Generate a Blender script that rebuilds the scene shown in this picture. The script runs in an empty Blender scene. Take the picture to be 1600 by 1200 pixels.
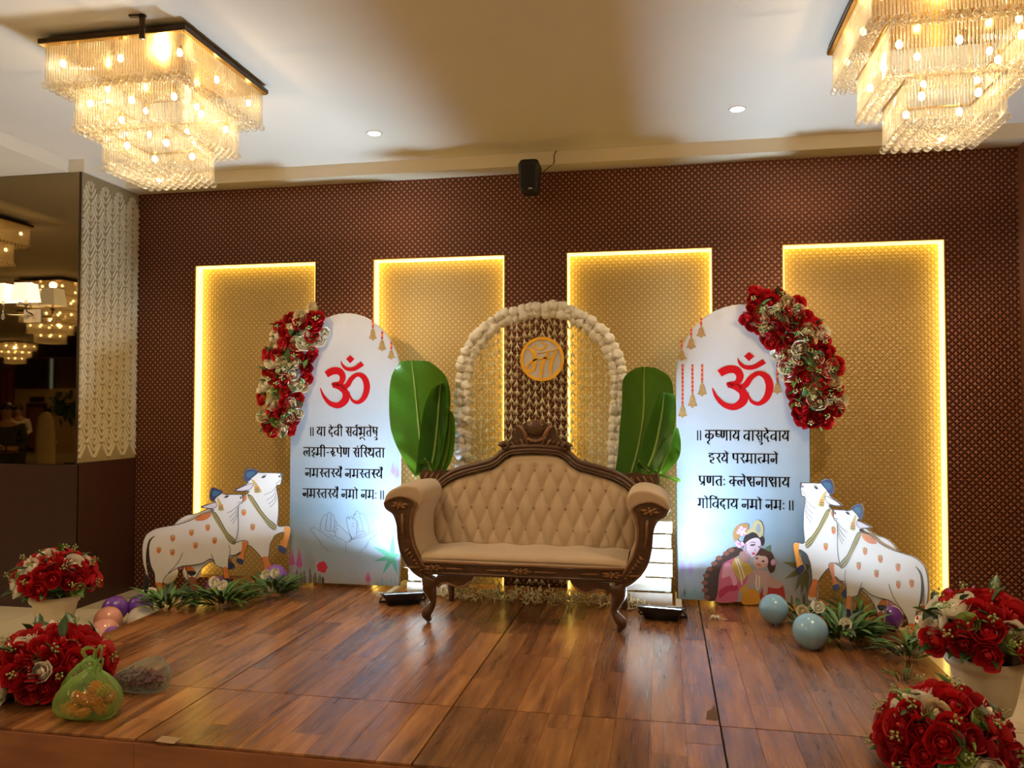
import bpy, math, random
from math import sin, cos, pi, radians, sqrt, atan2, hypot
from mathutils import Vector, Matrix, Euler
random.seed(7)
SC = bpy.context.scene
COL = SC.collection
# ---------------------------------------------------------------- camera
CZ = 1.70
F = 1238.4
yaw, pit, rol = radians(10.85), radians(1.62), radians(0.056)
FW = Vector((-sin(yaw)*cos(pit), cos(yaw)*cos(pit), sin(pit)))
_r = Vector((cos(yaw), sin(yaw), 0)); _u = _r.cross(FW)
RI = _r*cos(rol) + _u*sin(rol); UP = _u*cos(rol) - _r*sin(rol)
cam = bpy.data.cameras.new('camera'); cam.sensor_fit = 'HORIZONTAL'; cam.sensor_width = 36
cam.lens = 36*F/1600; cam.clip_end = 80
camo = bpy.data.objects.new('camera', cam); COL.objects.link(camo)
camo.matrix_world = Matrix((( RI.x, UP.x, -FW.x, 0), (RI.y, UP.y, -FW.y, 0), (RI.z, UP.z, -FW.z, CZ), (0, 0, 0, 1)))
SC.camera = camo
# ---------------------------------------------------------------- world, exposure
w = bpy.data.worlds.new('world'); SC.world = w; w.use_nodes = True
w.node_tree.nodes['Background'].inputs[0].default_value = (1.0, 0.80, 0.55, 1)
w.node_tree.nodes['Background'].inputs[1].default_value = 0.02
SC.view_settings.view_transform = 'Standard'; SC.view_settings.look = 'None'
SC.view_settings.gamma = 1.0; SC.view_settings.use_curve_mapping = False
SC.view_settings.exposure = 0.22
SC.cycles.transparent_max_bounces = 16
SC.cycles.max_bounces = 5; SC.cycles.diffuse_bounces = 3; SC.cycles.glossy_bounces = 3
SC.cycles.caustics_reflective = False; SC.cycles.caustics_refractive = False; SC.cycles.use_light_tree = False
SC.cycles.sample_clamp_indirect = 4.0
# light levels (the lamps are built with the things that carry them)
WARM = (1.0, 0.70, 0.36)
COOL = (0.66, 0.84, 1.0)
CHAND_W = 105.0      # watts of each chandelier of the hall
FLOOD_W = 76.0     # watts of each stage flood lamp
DOWN_W = 60.0       # watts of each recessed ceiling lamp
LED = 4.2           # radiance of the niche light strips

# ---------------------------------------------------------------- helpers
ORG = {}
def ray(px, py): return FW + RI*((px-800)/F) - UP*((py-600)/F)
CAMP = Vector((0, 0, CZ))
def PY(px, py, Y): d = ray(px, py); return CAMP + d*(Y/d.y)
def PZ(px, py, Z): d = ray(px, py); return CAMP + d*((Z-CZ)/d.z)

class MB:
    def __init__(s): s.v = []; s.f = []
    def add(s, vs, fs):
        o = len(s.v); s.v += [tuple(v) for v in vs]; s.f += [tuple(i+o for i in f) for f in fs]; return s
    def box(s, x0, x1, y0, y1, z0, z1):
        return s.add([(x0,y0,z0),(x1,y0,z0),(x1,y1,z0),(x0,y1,z0),(x0,y0,z1),(x1,y0,z1),(x1,y1,z1),(x0,y1,z1)],
              [(0,3,2,1),(4,5,6,7),(0,1,5,4),(1,2,6,5),(2,3,7,6),(3,0,4,7)])
    def bar(s, a, b, w, d, up=Vector((0,0,1))):
        a = Vector(a); b = Vector(b); t = (b-a).normalized(); n = t.cross(up)
        if n.length < 1e-5: n = t.cross(Vector((0,1,0)))
        n.normalize(); m = n.cross(t)
        vs = [p + n*(sx*w/2) + m*(sy*d/2) for p in (a, b) for sx, sy in ((-1,-1),(1,-1),(1,1),(-1,1))]
        return s.add(vs, [(0,3,2,1),(4,5,6,7),(0,1,5,4),(1,2,6,5),(2,3,7,6),(3,0,4,7)])
    def tube(s, pts, r, n=6, closed=False, flat=1.0, ref=None):
        pts = [Vector(p) for p in pts]; N = len(pts); vs = []
        prev = None
        for i, p in enumerate(pts):
            a = pts[(i-1) % N] if (closed or i > 0) else p
            b = pts[(i+1) % N] if (closed or i < N-1) else p
            t = (b-a)
            if t.length < 1e-9: t = Vector((0,0,1))
            t.normalize()
            if prev is None:
                q = ref or (Vector((0,0,1)) if abs(t.z) < .9 else Vector((0,1,0)))
            else: q = prev
            u = q - t*q.dot(t)
            if u.length < 1e-6: u = t.orthogonal()
            u.normalize(); prev = u; w_ = t.cross(u)
            rr = r[i] if isinstance(r, (list, tuple)) else r
            for k in range(n):
                an = 2*pi*k/n
                vs.append(p + u*(cos(an)*rr) + w_*(sin(an)*rr*flat))
        fs = []
        for i in range(N if closed else N-1):
            j = (i+1) % N
            for k in range(n):
                l = (k+1) % n
                fs.append((i*n+k, i*n+l, j*n+l, j*n+k))
        if not closed:
            fs.append(tuple(range(n-1, -1, -1))); fs.append(tuple(range((N-1)*n, N*n)))
        return s.add(vs, fs)
    def lathe(s, prof, n=16, c=(0,0,0), cap=True):
        vs = []; fs = []
        for (r, z) in prof:
            for k in range(n):
                a = 2*pi*k/n; vs.append((c[0]+r*cos(a), c[1]+r*sin(a), c[2]+z))
        for i in range(len(prof)-1):
            for k in range(n):
                l = (k+1) % n; fs.append((i*n+k, i*n+l, (i+1)*n+l, (i+1)*n+k))
        if cap:
            fs.append(tuple(range(n-1, -1, -1))); fs.append(tuple(range((len(prof)-1)*n, len(prof)*n)))
        return s.add(vs, fs)
    def sphere(s, c, r, n=10, m=6, sc=(1,1,1)):
        vs = [(c[0], c[1], c[2]+r*sc[2])]; fs = []
        for i in range(1, m):
            t = pi*i/m
            for k in range(n):
                a = 2*pi*k/n; vs.append((c[0]+r*sin(t)*cos(a)*sc[0], c[1]+r*sin(t)*sin(a)*sc[1], c[2]+r*cos(t)*sc[2]))
        vs.append((c[0], c[1], c[2]-r*sc[2]))
        for k in range(n): fs.append((0, 1+k, 1+(k+1) % n))
        for i in range(m-2):
            for k in range(n):
                l = (k+1) % n; fs.append((1+i*n+k, 1+(i+1)*n+k, 1+(i+1)*n+l, 1+i*n+l))
        e = len(vs)-1
        for k in range(n): fs.append((e, 1+(m-2)*n+(k+1) % n, 1+(m-2)*n+k))
        return s.add(vs, fs)
    def prism(s, pts, off):
        """closed polygon (3-D points) pushed along off"""
        pts = [Vector(p) for p in pts]; off = Vector(off); n = len(pts)
        fs = [tuple(range(n)), tuple(range(2*n-1, n-1, -1))]
        for i in range(n): j = (i+1) % n; fs.append((j, i, i+n, j+n))
        return s.add(pts + [p+off for p in pts], fs)
    def poly(s, pts): return s.add(pts, [tuple(range(len(pts)))])
    def grid(s, rows, closed=False):
        m = len(rows[0]); vs = [p for r in rows for p in r]; fs = []
        for i in range(len(rows)-1):
            for k in range(m if closed else m-1):
                l = (k+1) % m; fs.append((i*m+k, i*m+l, (i+1)*m+l, (i+1)*m+k))
        return s.add(vs, fs)
    def mesh(s, name, mat, smooth=False, org=(0,0,0), angle=None):
        me = bpy.data.meshes.new(name); o = Vector(org)
        me.from_pydata([tuple(Vector(v)-o) for v in s.v], [], s.f)
        if mat: me.materials.append(mat)
        if smooth:
            me.polygons.foreach_set('use_smooth', [True]*len(me.polygons))
            if angle: me.set_sharp_from_angle(angle=radians(angle))
        me.update(); return me
    def build(s, name, mat, parent=None, smooth=False, angle=None, fix=False):
        """a part: vertices in world space, origin at the thing's origin"""
        org = ORG.get(parent.name, Vector((0,0,0))) if parent else Vector((0,0,0))
        me = s.mesh(name, mat, smooth, org, angle)
        if fix:
            import bmesh
            b = bmesh.new(); b.from_mesh(me); bmesh.ops.recalc_face_normals(b, faces=b.faces); b.to_mesh(me); b.free()
        o = bpy.data.objects.new(name, me); COL.objects.link(o)
        if parent: o.parent = parent
        ORG[o.name] = org
        return o
def tag(o, label=None, cat=None, group=None, kind=None):
    if label: o['label'] = label
    if cat: o['category'] = cat
    if group: o['group'] = group
    if kind: o['kind'] = kind
    return o
def thing(name, label, cat, loc=(0,0,0), group=None):
    o = bpy.data.objects.new(name, None); COL.objects.link(o); o.location = loc; o.empty_display_size = .1
    ORG[o.name] = Vector(loc); return tag(o, label, cat, group)
def solo(name, mb, m, label, cat, loc=(0,0,0), group=None, smooth=False, angle=None):
    me = mb.mesh(name, m, smooth, loc, angle); o = bpy.data.objects.new(name, me); COL.objects.link(o); o.location = loc
    ORG[o.name] = Vector(loc); return tag(o, label, cat, group)
def struct(name, mb, m, parent=None, **k):
    o = mb.build(name, m, parent, **k)
    if not parent: o['kind'] = 'structure'
    return o
def inst(name, me, parent, loc, rot=None, scale=None, q=None):
    """a part that shares mesh data; loc in world space"""
    o = bpy.data.objects.new(name, me); COL.objects.link(o)
    if parent: o.parent = parent
    org = ORG.get(parent.name, Vector((0,0,0))) if parent else Vector((0,0,0))
    o.location = Vector(loc)-org
    if q is not None: o.rotation_mode = 'QUATERNION'; o.rotation_quaternion = q
    elif rot is not None: o.rotation_euler = rot
    if scale is not None: o.scale = scale if isinstance(scale, (tuple, list, Vector)) else (scale,)*3
    ORG[o.name] = Vector(loc); return o
def spline(pts, n=6, closed=False):
    """Catmull-Rom through points (any dimension)"""
    P_ = [tuple(p) for p in pts]; N = len(P_); out = []
    for i in range(N if closed else N-1):
        p0 = P_[(i-1) % N] if (closed or i > 0) else P_[0]; p1 = P_[i]; p2 = P_[(i+1) % N]
        p3 = P_[(i+2) % N] if (closed or i < N-2) else P_[-1]
        for k in range(n):
            t = k/n
            out.append(tuple(.5*(2*b+(c-a)*t+(2*a-5*b+4*c-d)*t*t+(3*b-a-3*c+d)*t**3) for a, b, c, d in zip(p0, p1, p2, p3)))
    if not closed: out.append(P_[-1])
    return out
# ---------------------------------------------------------------- materials
MATS = {}
def mat(name, col, rough=.6, metal=0., spec=.5, trans=0., alpha=1., sub=0., coat=0., sheen=0., emit=None, es=0.):
    if name in MATS: return MATS[name]
    m = bpy.data.materials.new(name); m.use_nodes = True; b = m.node_tree.nodes['Principled BSDF']
    b.inputs['Base Color'].default_value = (*col, 1); b.inputs['Roughness'].default_value = rough
    b.inputs['Metallic'].default_value = metal; b.inputs['Specular IOR Level'].default_value = spec
    if trans: b.inputs['Transmission Weight'].default_value = trans
    if alpha < 1: b.inputs['Alpha'].default_value = alpha
    if coat: b.inputs['Coat Weight'].default_value = coat; b.inputs['Coat Roughness'].default_value = .15
    if sheen: b.inputs['Sheen Weight'].default_value = sheen
    if sub:
        b.inputs['Subsurface Weight'].default_value = sub; b.inputs['Subsurface Radius'].default_value = (.03,.02,.01); b.inputs['Subsurface Scale'].default_value = .3
    if emit: b.inputs['Emission Color'].default_value = (*emit, 1); b.inputs['Emission Strength'].default_value = es
    MATS[name] = m; return m
class NT:
    """tiny node-graph helper"""
    def __init__(s, m): s.t = m.node_tree; s.b = s.t.nodes.get('Principled BSDF')
    def n(s, typ, **k):
        x = s.t.nodes.new(typ)
        for a, b in k.items(): setattr(x, a, b)
        return x
    def l(s, a, b): s.t.links.new(a, b)
    def set(s, sock, v):
        if hasattr(v, 'is_output') or isinstance(v, bpy.types.NodeSocket): s.l(v, sock)
        else: sock.default_value = v
    def m(s, op, a, b=0., c=0.):
        x = s.n('ShaderNodeMath', operation=op); s.set(x.inputs[0], a); s.set(x.inputs[1], b); s.set(x.inputs[2], c); return x.outputs[0]
    def mix(s, f, a, b, typ='MIX'):
        x = s.n('ShaderNodeMix', data_type='RGBA', blend_type=typ); s.set(x.inputs[0], f)
        s.set(x.inputs[6], a if not isinstance(a, tuple) else (*a, 1)); s.set(x.inputs[7], b if not isinstance(b, tuple) else (*b, 1)); return x.outputs[2]
    def noise(s, vec, scale, detail=4, rough=.55):
        x = s.n('ShaderNodeTexNoise'); x.inputs['Scale'].default_value = scale; x.inputs['Detail'].default_value = detail
        x.inputs['Roughness'].default_value = rough
        if vec is not None: s.l(vec, x.inputs['Vector'])
        return x.outputs['Fac']
    def ramp(s, f, stops):
        x = s.n('ShaderNodeValToRGB'); s.l(f, x.inputs[0]); e = x.color_ramp.elements
        while len(e) < len(stops): e.new(.5)
        for i, (p, c) in enumerate(stops): e[i].position = p; e[i].color = (*c, 1) if len(c) == 3 else c
        return x.outputs[0]
    def pos(s): return s.n('ShaderNodeNewGeometry').outputs['Position']
    def xyz(s, v):
        x = s.n('ShaderNodeSeparateXYZ'); s.l(v, x.inputs[0]); return x.outputs
    def scale(s, v, sc, off=None):
        x = s.n('ShaderNodeMapping'); s.l(v, x.inputs[0]); x.inputs['Scale'].default_value = sc
        if off is not None: s.set(x.inputs['Location'], off)
        return x.outputs[0]
    def bump(s, h, strength=.3, dist=.01):
        x = s.n('ShaderNodeBump'); x.inputs['Strength'].default_value = strength; x.inputs['Distance'].default_value = dist
        s.l(h, x.inputs['Height']); s.l(x.outputs[0], s.b.inputs['Normal']); return x
def noisy(name, c1, c2, scale=8, rough=.6, stretch=(1,1,1), bump=0., metal=0., **k):
    """two-tone procedural material"""
    if name in MATS: return MATS[name]
    m = mat(name, c1, rough, metal, **k); g = NT(m)
    f = g.noise(g.scale(g.n('ShaderNodeTexCoord').outputs['Object'], stretch), scale)
    f2 = g.ramp(f, ((.3, (0,0,0)), (.7, (1,1,1))))
    g.l(g.mix(f2, c1, c2), g.b.inputs['Base Color'])
    if bump: g.bump(f, bump, .01)
    return m
# ================================================================ the room
YW = 6.62; ZS = .20; ZC = 3.80; ZB = 3.69; YM = 5.88; XL = -4.85; XR = 2.72
def lattice(name, light, dark, p, metal, rough, bumpd, thr=1.0):
    """embossed wallpaper: concave four-point stars on a staggered grid"""
    m = mat(name, light, rough, metal); g = NT(m)
    x, y, z = g.xyz(g.pos())
    fs = []
    for o in (0., .5):
        a = g.m('MULTIPLY', g.m('ABSOLUTE', g.m('SUBTRACT', g.m('FRACT', g.m('ADD', g.m('DIVIDE', x, p), o)), .5)), 2.)
        b = g.m('MULTIPLY', g.m('ABSOLUTE', g.m('SUBTRACT', g.m('FRACT', g.m('ADD', g.m('DIVIDE', z, p), o)), .5)), 2.)
        fs.append(g.m('ADD', g.m('POWER', a, .62), g.m('POWER', b, .62)))
    d = g.m('MINIMUM', fs[0], fs[1])
    h = g.n('ShaderNodeMapRange'); g.l(d, h.inputs[0]); h.inputs[1].default_value = thr; h.inputs[2].default_value = thr-.30
    nz = g.noise(g.pos(), 1.3)
    lt = g.mix(nz, light, tuple(c*.85 for c in light))
    g.l(g.mix(h.outputs[0], dark, lt), g.b.inputs['Base Color'])
    g.bump(h.outputs[0], .55, bumpd)
    return m
M_wall = lattice('brown_copper_wallpaper', (.42, .185, .10), (.075, .020, .010), .052, .55, .36, .004)
M_gold = lattice('gold_wallpaper', (.62, .45, .21), (.40, .27, .10), .052, .35, .40, .003, 1.05)
M_ceil = noisy('cream_ceiling_paint', (.80, .765, .70), (.78, .745, .68), 2, .85)
M_cream = noisy('cream_soffit_paint', (.78, .70, .54), (.75, .67, .51), 2, .7)
M_maroon = noisy('dark_maroon_laminate', (.030, .009, .008), (.038, .012, .010), 3, .35, (1,1,.15))
M_trimwood = noisy('red_brown_trim_wood', (.22, .085, .04), (.15, .05, .025), 6, .4, (4,4,.3))
def M_marble():
    m = mat('cream_marble', (.72, .64, .48), .12); g = NT(m)
    v = g.pos(); n1 = g.noise(v, 1.1, 8, .6)
    vein = g.ramp(n1, ((.44, (.74, .66, .50)), (.49, (.62, .54, .40)), (.54, (.76, .68, .52))))
    rnd = g.n('ShaderNodeObjectInfo').outputs['Random']
    g.l(g.mix(g.m('MULTIPLY', rnd, .25), vein, (.66, .57, .41)), g.b.inputs['Base Color'])
    return m
M_tile = M_marble()
M_grout = mat('dark_tile_grout', (.12, .09, .06), .9)
# floor: tiles built one by one beside the stage, grouted slab below and material joints beyond
def M_farfloor():
    m = mat('marble_floor_beyond', (.7, .62, .46), .14); g = NT(m)
    br = g.n('ShaderNodeTexBrick'); br.offset = 0.
    g.l(g.scale(g.pos(), (1,1,1), (.47, -.03, 0)), br.inputs['Vector'])
    br.inputs['Color1'].default_value = (.72,.64,.48,1); br.inputs['Color2'].default_value = (.68,.6,.44,1); br.inputs['Mortar'].default_value = (.14,.11,.07,1)
    br.inputs['Scale'].default_value = 1; br.inputs['Mortar Size'].default_value = .004
    br.inputs['Brick Width'].default_value = 1.32; br.inputs['Row Height'].default_value = .66
    g.l(br.outputs[0], g.b.inputs['Base Color']); return m
b = MB(); b.box(-26, XR, -14, 3.29, -.1, 0); b.box(-26, -7.75, 3.29, YM, -.1, 0)
b.box(-3.79, 1.49, 3.29, YW, -.1, -.004)
floor = struct('floor', b, M_farfloor())
b = MB(); b.box(-7.75, -3.79, 3.29, YW, -.1, -.012); b.box(1.49, XR, 3.29, YW, -.1, -.012)
b.build('tile_bed', M_grout, floor)
tiles = [(x0, x0+1.32, j) for x0 in (-7.75, -6.43, -5.11, 1.49) for j in range(5)]
tme = MB().box(-.5, .5, -.5, .5, -1, 0).mesh('tile', M_tile)
ys = [3.29, 3.95, 4.61, 5.27, 5.93, 6.62]
for x0, x1, j in tiles:
    y0, y1 = ys[j], ys[j+1]
    if x0 < XL-.3 and y0 > YM: continue
    x1 = min(x1, XR)
    o = inst('tile', tme, floor, ((x0+x1)/2, (y0+y1)/2, 0), scale=(x1-x0-.006, y1-y0-.006, .011))
# ceiling
b = MB(); b.box(-26, XR, -14, YW+.1, ZC, ZC+.1)
struct('ceiling', b, M_ceil)
b = MB(); b.box(-6.3, -4.97, -14, YM+.02, ZB, ZC)
struct('trim_1', b, M_ceil)
b = MB(); b.box(XL, XR, 6.41, YW, ZB, ZC); struct('trim_2', b, M_cream)
b = MB(); b.box(XL, XL+.025, YM+.005, 6.41, ZB, ZC); b.box(-4.97, XL+.025, YM-.01, YM+.005, ZB, ZC); struct('trim_3', b, M_ceil)
# back wall with four niches
NX = [(-4.249, -3.065), (-2.512, -1.337), (-.797, .388), (.942, 2.134)]
NT_, NB_, ND = 2.993, .14, .105
b = MB(); b.box(XL, XR, YW, YW+ND, NT_, ZB+.1); b.box(XL, XR, YW, YW+ND, 0, NB_)
e = [XL] + [v for n_ in NX for v in n_] + [XR]
for i in range(0, len(e), 2): b.box(e[i], e[i+1], YW, YW+ND, NB_, NT_)
wall_back = struct('wall_back', b, M_wall)
b = MB(); b.box(XL-.1, XR+.1, YW+ND+.012, YW+ND+.12, 0, ZC); b.build('backing', M_maroon, wall_back)
M_led = mat('warm_led_diffuser', (1, .9, .6), .5, emit=(1.0, .68, .12), es=LED)
for (x0, x1) in NX:
    b = MB(); b.box(x0, x1, YW+ND, YW+ND+.012, NB_, NT_); b.build('niche_panel', M_gold, wall_back)
    t = .012
    for q in ((x0, x0+t, NB_, NT_-t), (x1-t, x1, NB_, NT_-t), (x0, x1, NT_-t, NT_)):
        b = MB(); b.box(q[0], q[1], YW+.012, YW+ND-.006, q[2], q[3]); b.build('light_strip', M_led, wall_back)
        tag(wall_back.children[-1], kind=None)
    b = MB()   # thin brass edge trim of the opening
    b.box(x0-.006, x0+.002, YW-.004, YW+.01, NB_, NT_+.006); b.box(x1-.002, x1+.006, YW-.004, YW+.01, NB_, NT_+.006); b.box(x0-.006, x1+.006, YW-.004, YW+.01, NT_, NT_+.006)
    b.build('edge_trim', mat('bronze_edge', (.45, .22, .07), .35, .8), wall_back)
# return wall at the left with a relief of leaves, maroon dado below
b = MB(); b.box(XL-.12, XL, YM, YW+.2, 1.22, ZC)
M_leafw = noisy('cream_leaf_relief', (.60, .53, .40), (.56, .49, .36), 20, .6)
M_leafbg = noisy('tan_relief_ground', (.30, .24, .14), (.27, .21, .12), 20, .8)
wl = struct('wall_left', b, M_leafbg)
CSP = (YW-YM)/8
def leaf_relief(sides):
    b = MB(); W, H, T = 2*CSP, .256, .012
    strips = [([(.035,-.44),(.17,-.31),(.33,-.12),(.43,.02)], .060), ([(.035,-.22),(.15,-.10),(.27,.07),(.315,.17)], .053), ([(.035,.0),(.11,.10),(.175,.24),(.185,.31)], .046), ([(.03,.20),(.06,.28),(.075,.38)], .032)]
    for s in sides:
        for pts, hw in strips:
            path = spline(pts, 2); m = len(path); rows = []
            for i, (x, y) in enumerate(path):
                x2, y2 = path[min(i+1, m-1)]; x1_, y1_ = path[max(i-1, 0)]
                dx, dy = (x2-x1_)*W, (y2-y1_)*H; n = hypot(dx, dy) or 1; hh = hw*W*(1 if 0 < i < m-1 else (.7 if i == 0 else .35))
                px, pz = -dy/n*hh, dx/n*hh; cx, cz_ = x*W, y*H
                rows.append([(0, s*(cx+px*1.2), cz_+pz*1.2), (T, s*(cx+px*.85), cz_+pz*.85), (T, s*(cx-px*.85), cz_-pz*.85), (0, s*(cx-px*1.2), cz_-pz*1.2)])
            b.grid(rows if s > 0 else [r[::-1] for r in rows])
    return b
lms = {0: leaf_relief((1,)).mesh('relief_leaf', M_leafw), 1: leaf_relief((-1, 1)).mesh('relief_leaf', M_leafw), 2: leaf_relief((-1,)).mesh('relief_leaf', M_leafw)}
for c in range(9):
    for r in range(11):
        z = 1.24+.128+r*.256 + (-.128 if c % 2 else 0)
        if z > ZB-.05 or z < 1.30: continue
        inst('relief_leaf', lms[0 if c == 0 else 2 if c == 8 else 1], wl, (XL, YM + c*CSP, z))
b = MB(); b.box(XL-.12, XL+.012, YM-.012, YW+.2, 0, 1.22); dado = b.build('dado_panel', M_maroon, wl)
# mirrored wall
b = MB(); b.box(-26, XL-.12, YM, YM+.2, 0, ZC)
wm = struct('wall_mirror', b, M_maroon)
b = MB(); b.box(-26, XL+.012, YM-.03, YM, 0, 1.20); b.build('dado_panel', M_maroon, wm)
M_mirror = mat('bronze_tinted_mirror', (.27, .20, .10), .02, 1.0)
for i in range(8):
    x1 = XL-.015-i*1.5; b = MB(); b.box(x1-1.494, x1, YM-.012, YM-.002, 1.21, ZB-.005); b.build('mirror_pane', M_mirror, wm)
b = MB(); b.box(XL-.014, XL-.002, YM-.016, YM+.002, 1.2, ZB-.002); b.build('edge_strip', mat('dark_bronze', (.05,.03,.02), .4, .6), wm)
# the right end wall and the rest of the hall (seen in the mirror)
b = MB(); b.box(XR, XR+.12, -14, YW+.2, 0, ZC+.1); wr = struct('wall_right', b, M_trimwood)
b = MB(); b.box(XR-.06, XR, 6.45, YW, 0, ZB); b.build('corner_trim', M_trimwood, wr)
M_tan = noisy('tan_hall_paint', (.52, .37, .18), (.48, .34, .16), 1, .8)
M_darkup = noisy('dark_brown_hall_wall', (.13, .075, .04), (.11, .06, .035), 1, .7)
b = MB(); b.box(-26, XR, -14.2, -14, 0, 2.35); wf = struct('wall_front', b, M_tan)
b = MB(); b.box(-26, XR, -14.2, -14.02, 2.35, ZC); b.build('upper_panel', M_darkup, wf)
b = MB(); b.box(-26.2, -26, -14, YM+.2, 0, ZC); struct('wall_far_left', b, M_tan)
# ================================================================ the stage
SX0, SX1, SY0, SYS, SY1 = -3.643, 1.553, 3.231, 3.884, 6.56
def M_plank():
    m = mat('walnut_plank', (.3, .12, .04), .26, spec=.5); g = NT(m)
    oi = g.n('ShaderNodeObjectInfo'); rnd = oi.outputs['Random']
    cmb = g.n('ShaderNodeCombineXYZ'); g.l(g.m('MULTIPLY', rnd, 37.), cmb.inputs[0]); g.l(g.m('MULTIPLY', rnd, 91.), cmb.inputs[1])
    v = g.scale(g.pos(), (9, .9, 1), cmb.outputs[0])
    n1 = g.noise(v, 1.6, 6, .62); n2 = g.noise(g.scale(g.pos(), (60, 1.6, 1), cmb.outputs[0]), 2.0, 3)
    c = g.ramp(n1, ((.28, (.10, .038, .016)), (.44, (.27, .112, .040)), (.58, (.42, .190, .066)), (.75, (.60, .31, .110))))
    t = g.ramp(rnd, ((0, (.48, .42, .38)), (.35, (.85, .80, .75)), (.7, (1.10, 1.05, .95)), (1, (.62, .56, .52))))
    c2 = g.mix(1., c, t, 'MULTIPLY'); c3 = g.mix(g.m('MULTIPLY', n2, .35), c2, (.07, .025, .01))
    g.l(c3, g.b.inputs['Base Color'])
    g.l(g.m('ADD', g.m('MULTIPLY', n2, .12), .20), g.b.inputs['Roughness'])
    g.bump(n2, .06, .002); return m
M_pl = M_plank()
M_ply = noisy('stained_plywood', (.30, .105, .035), (.19, .06, .02), 5, .5, (.6, 2, 3))
M_black = mat('matt_black', (.008, .008, .009), .55)
stage = thing('stage_platform', 'low wooden platform with glossy walnut planks under the sofa', 'stage', ((SX0+SX1)/2, SY0, 0))
b = MB(); b.box(SX0+.02, SX1-.02, SY0+.02, SY1, 0, ZS-.013); b.build('base', mat('dark_void', (.012, .008, .006), .9), stage)
pme = MB().box(-.5, .5, -.5, .5, -1, 0).mesh('plank', M_pl)
MW = (SX1-SX0)/4; PW = MW/8
rp = random.Random(3)
for mdl in range(4):
    for k in range(8):
        x0 = SX0 + mdl*MW + k*PW; gx0 = .0045 if k == 0 and mdl else .0007; gx1 = .0045 if k == 7 and mdl < 3 else .0007
        cuts = [SY0, SYS-.0025]
        if rp.random() < .55: cuts.insert(1, SY0+rp.uniform(.2, .5))
        y = SYS+.0025; c2 = [y]; y += rp.uniform(.3, 1.0)
        while y < SY1-.25: c2.append(y); y += rp.uniform(.75, 1.15)
        c2.append(SY1)
        for cs in (cuts, c2):
            for a, c in zip(cs, cs[1:]):
                inst('plank', pme, stage, ((2*x0+PW+gx0-gx1)/2, (a+c)/2, ZS + rp.uniform(-.0006, .0006)), scale=(PW-gx0-gx1, c-a-.0016, .012))
for i in range(4):
    b = MB(); b.box(SX0+i*MW+.001, SX0+(i+1)*MW-.001, SY0-.012, SY0+.012, .004, ZS-.013); b.build('fascia_board', M_ply, stage)
b = MB(); b.box(SX0-.010, SX0+.012, SY0-.01, SY1, .004, ZS-.013); b.build('side_board', M_ply, stage)
b = MB(); b.box(SX1-.012, SX1+.010, SY0-.01, SY1, .004, ZS-.013); b.build('side_board', M_ply, stage)
p = PZ(1112, 1118, ZS); q = PZ(1124, 1133, ZS)   # chipped corner by the seam
b = MB(); b.poly([(p.x-.03, p.y-.06, ZS+.0012), (p.x+.025, p.y-.065, ZS+.0012), (p.x+.03, p.y+.0, ZS+.0012), (p.x+.02, p.y+.16, ZS+.0012), (p.x+.004, p.y+.08, ZS+.0012), (p.x-.02, p.y+.05, ZS+.0012)]); b.build('chipped_patch', mat('raw_chip', (.11, .055, .022), .9), stage)
p = PZ(262, 1157, ZS)
b = MB(); b.add([(p.x-.05, p.y-.02, ZS+.001), (p.x+.05, p.y-.03, ZS+.001), (p.x+.06, p.y+.012, ZS+.012), (p.x-.04, p.y+.02, ZS+.010)], [(0,1,2,3)]); b.build('lifted_splinter', mat('pale_splinter', (.35, .23, .13), .8), stage)
# ================================================================ chandeliers
def M_crys(name, tint, ft, gl=.35):
    m = bpy.data.materials.new(name); m.use_nodes = True; t = m.node_tree; t.nodes.clear()
    o = t.nodes.new('ShaderNodeOutputMaterial'); tr = t.nodes.new('ShaderNodeBsdfTransparent'); tr.inputs[0].default_value = (.97, .95, .90, 1)
    g = t.nodes.new('ShaderNodeBsdfGlossy'); g.inputs[0].default_value = (1, .96, .88, 1); g.inputs[1].default_value = .08
    d = t.nodes.new('ShaderNodeBsdfTranslucent'); d.inputs[0].default_value = (*tint, 1)
    d2 = t.nodes.new('ShaderNodeBsdfDiffuse'); d2.inputs[0].default_value = (*tint, 1)
    m0 = t.nodes.new('ShaderNodeMixShader'); m0.inputs[0].default_value = .5; t.links.new(d.outputs[0], m0.inputs[1]); t.links.new(d2.outputs[0], m0.inputs[2])
    m1 = t.nodes.new('ShaderNodeMixShader'); m1.inputs[0].default_value = gl; t.links.new(m0.outputs[0], m1.inputs[1]); t.links.new(g.outputs[0], m1.inputs[2])
    lw = t.nodes.new('ShaderNodeLayerWeight'); lw.inputs[0].default_value = .35
    mr = t.nodes.new('ShaderNodeMapRange'); t.links.new(lw.outputs['Facing'], mr.inputs[0]); mr.inputs[3].default_value = ft; mr.inputs[4].default_value = min(1, ft+.55)
    m2 = t.nodes.new('ShaderNodeMixShader'); t.links.new(mr.outputs[0], m2.inputs[0]); t.links.new(tr.outputs[0], m2.inputs[1]); t.links.new(m1.outputs[0], m2.inputs[2])
    t.links.new(m2.outputs[0], o.inputs[0]); return m
M_rod = M_crys('clear_glass_rod', (1, .93, .78), .16)
M_ball = M_crys('clear_glass_ball', (1, .94, .80), .22, .5)
M_gplate = noisy('gold_mirror_plate', (.85, .58, .22), (.75, .48, .16), 30, .18, metal=1.)
M_dplate = mat('dark_bronze_plate', (.06, .035, .02), .35, .7)
M_bulb = mat('glowing_bulb', (1, .9, .7), .4, emit=(1.0, .80, .48), es=30.); M_bulb.cycles.emission_sampling = 'NONE'
M_holder = mat('gold_lamp_holder', (.7, .45, .15), .3, .9)
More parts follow.
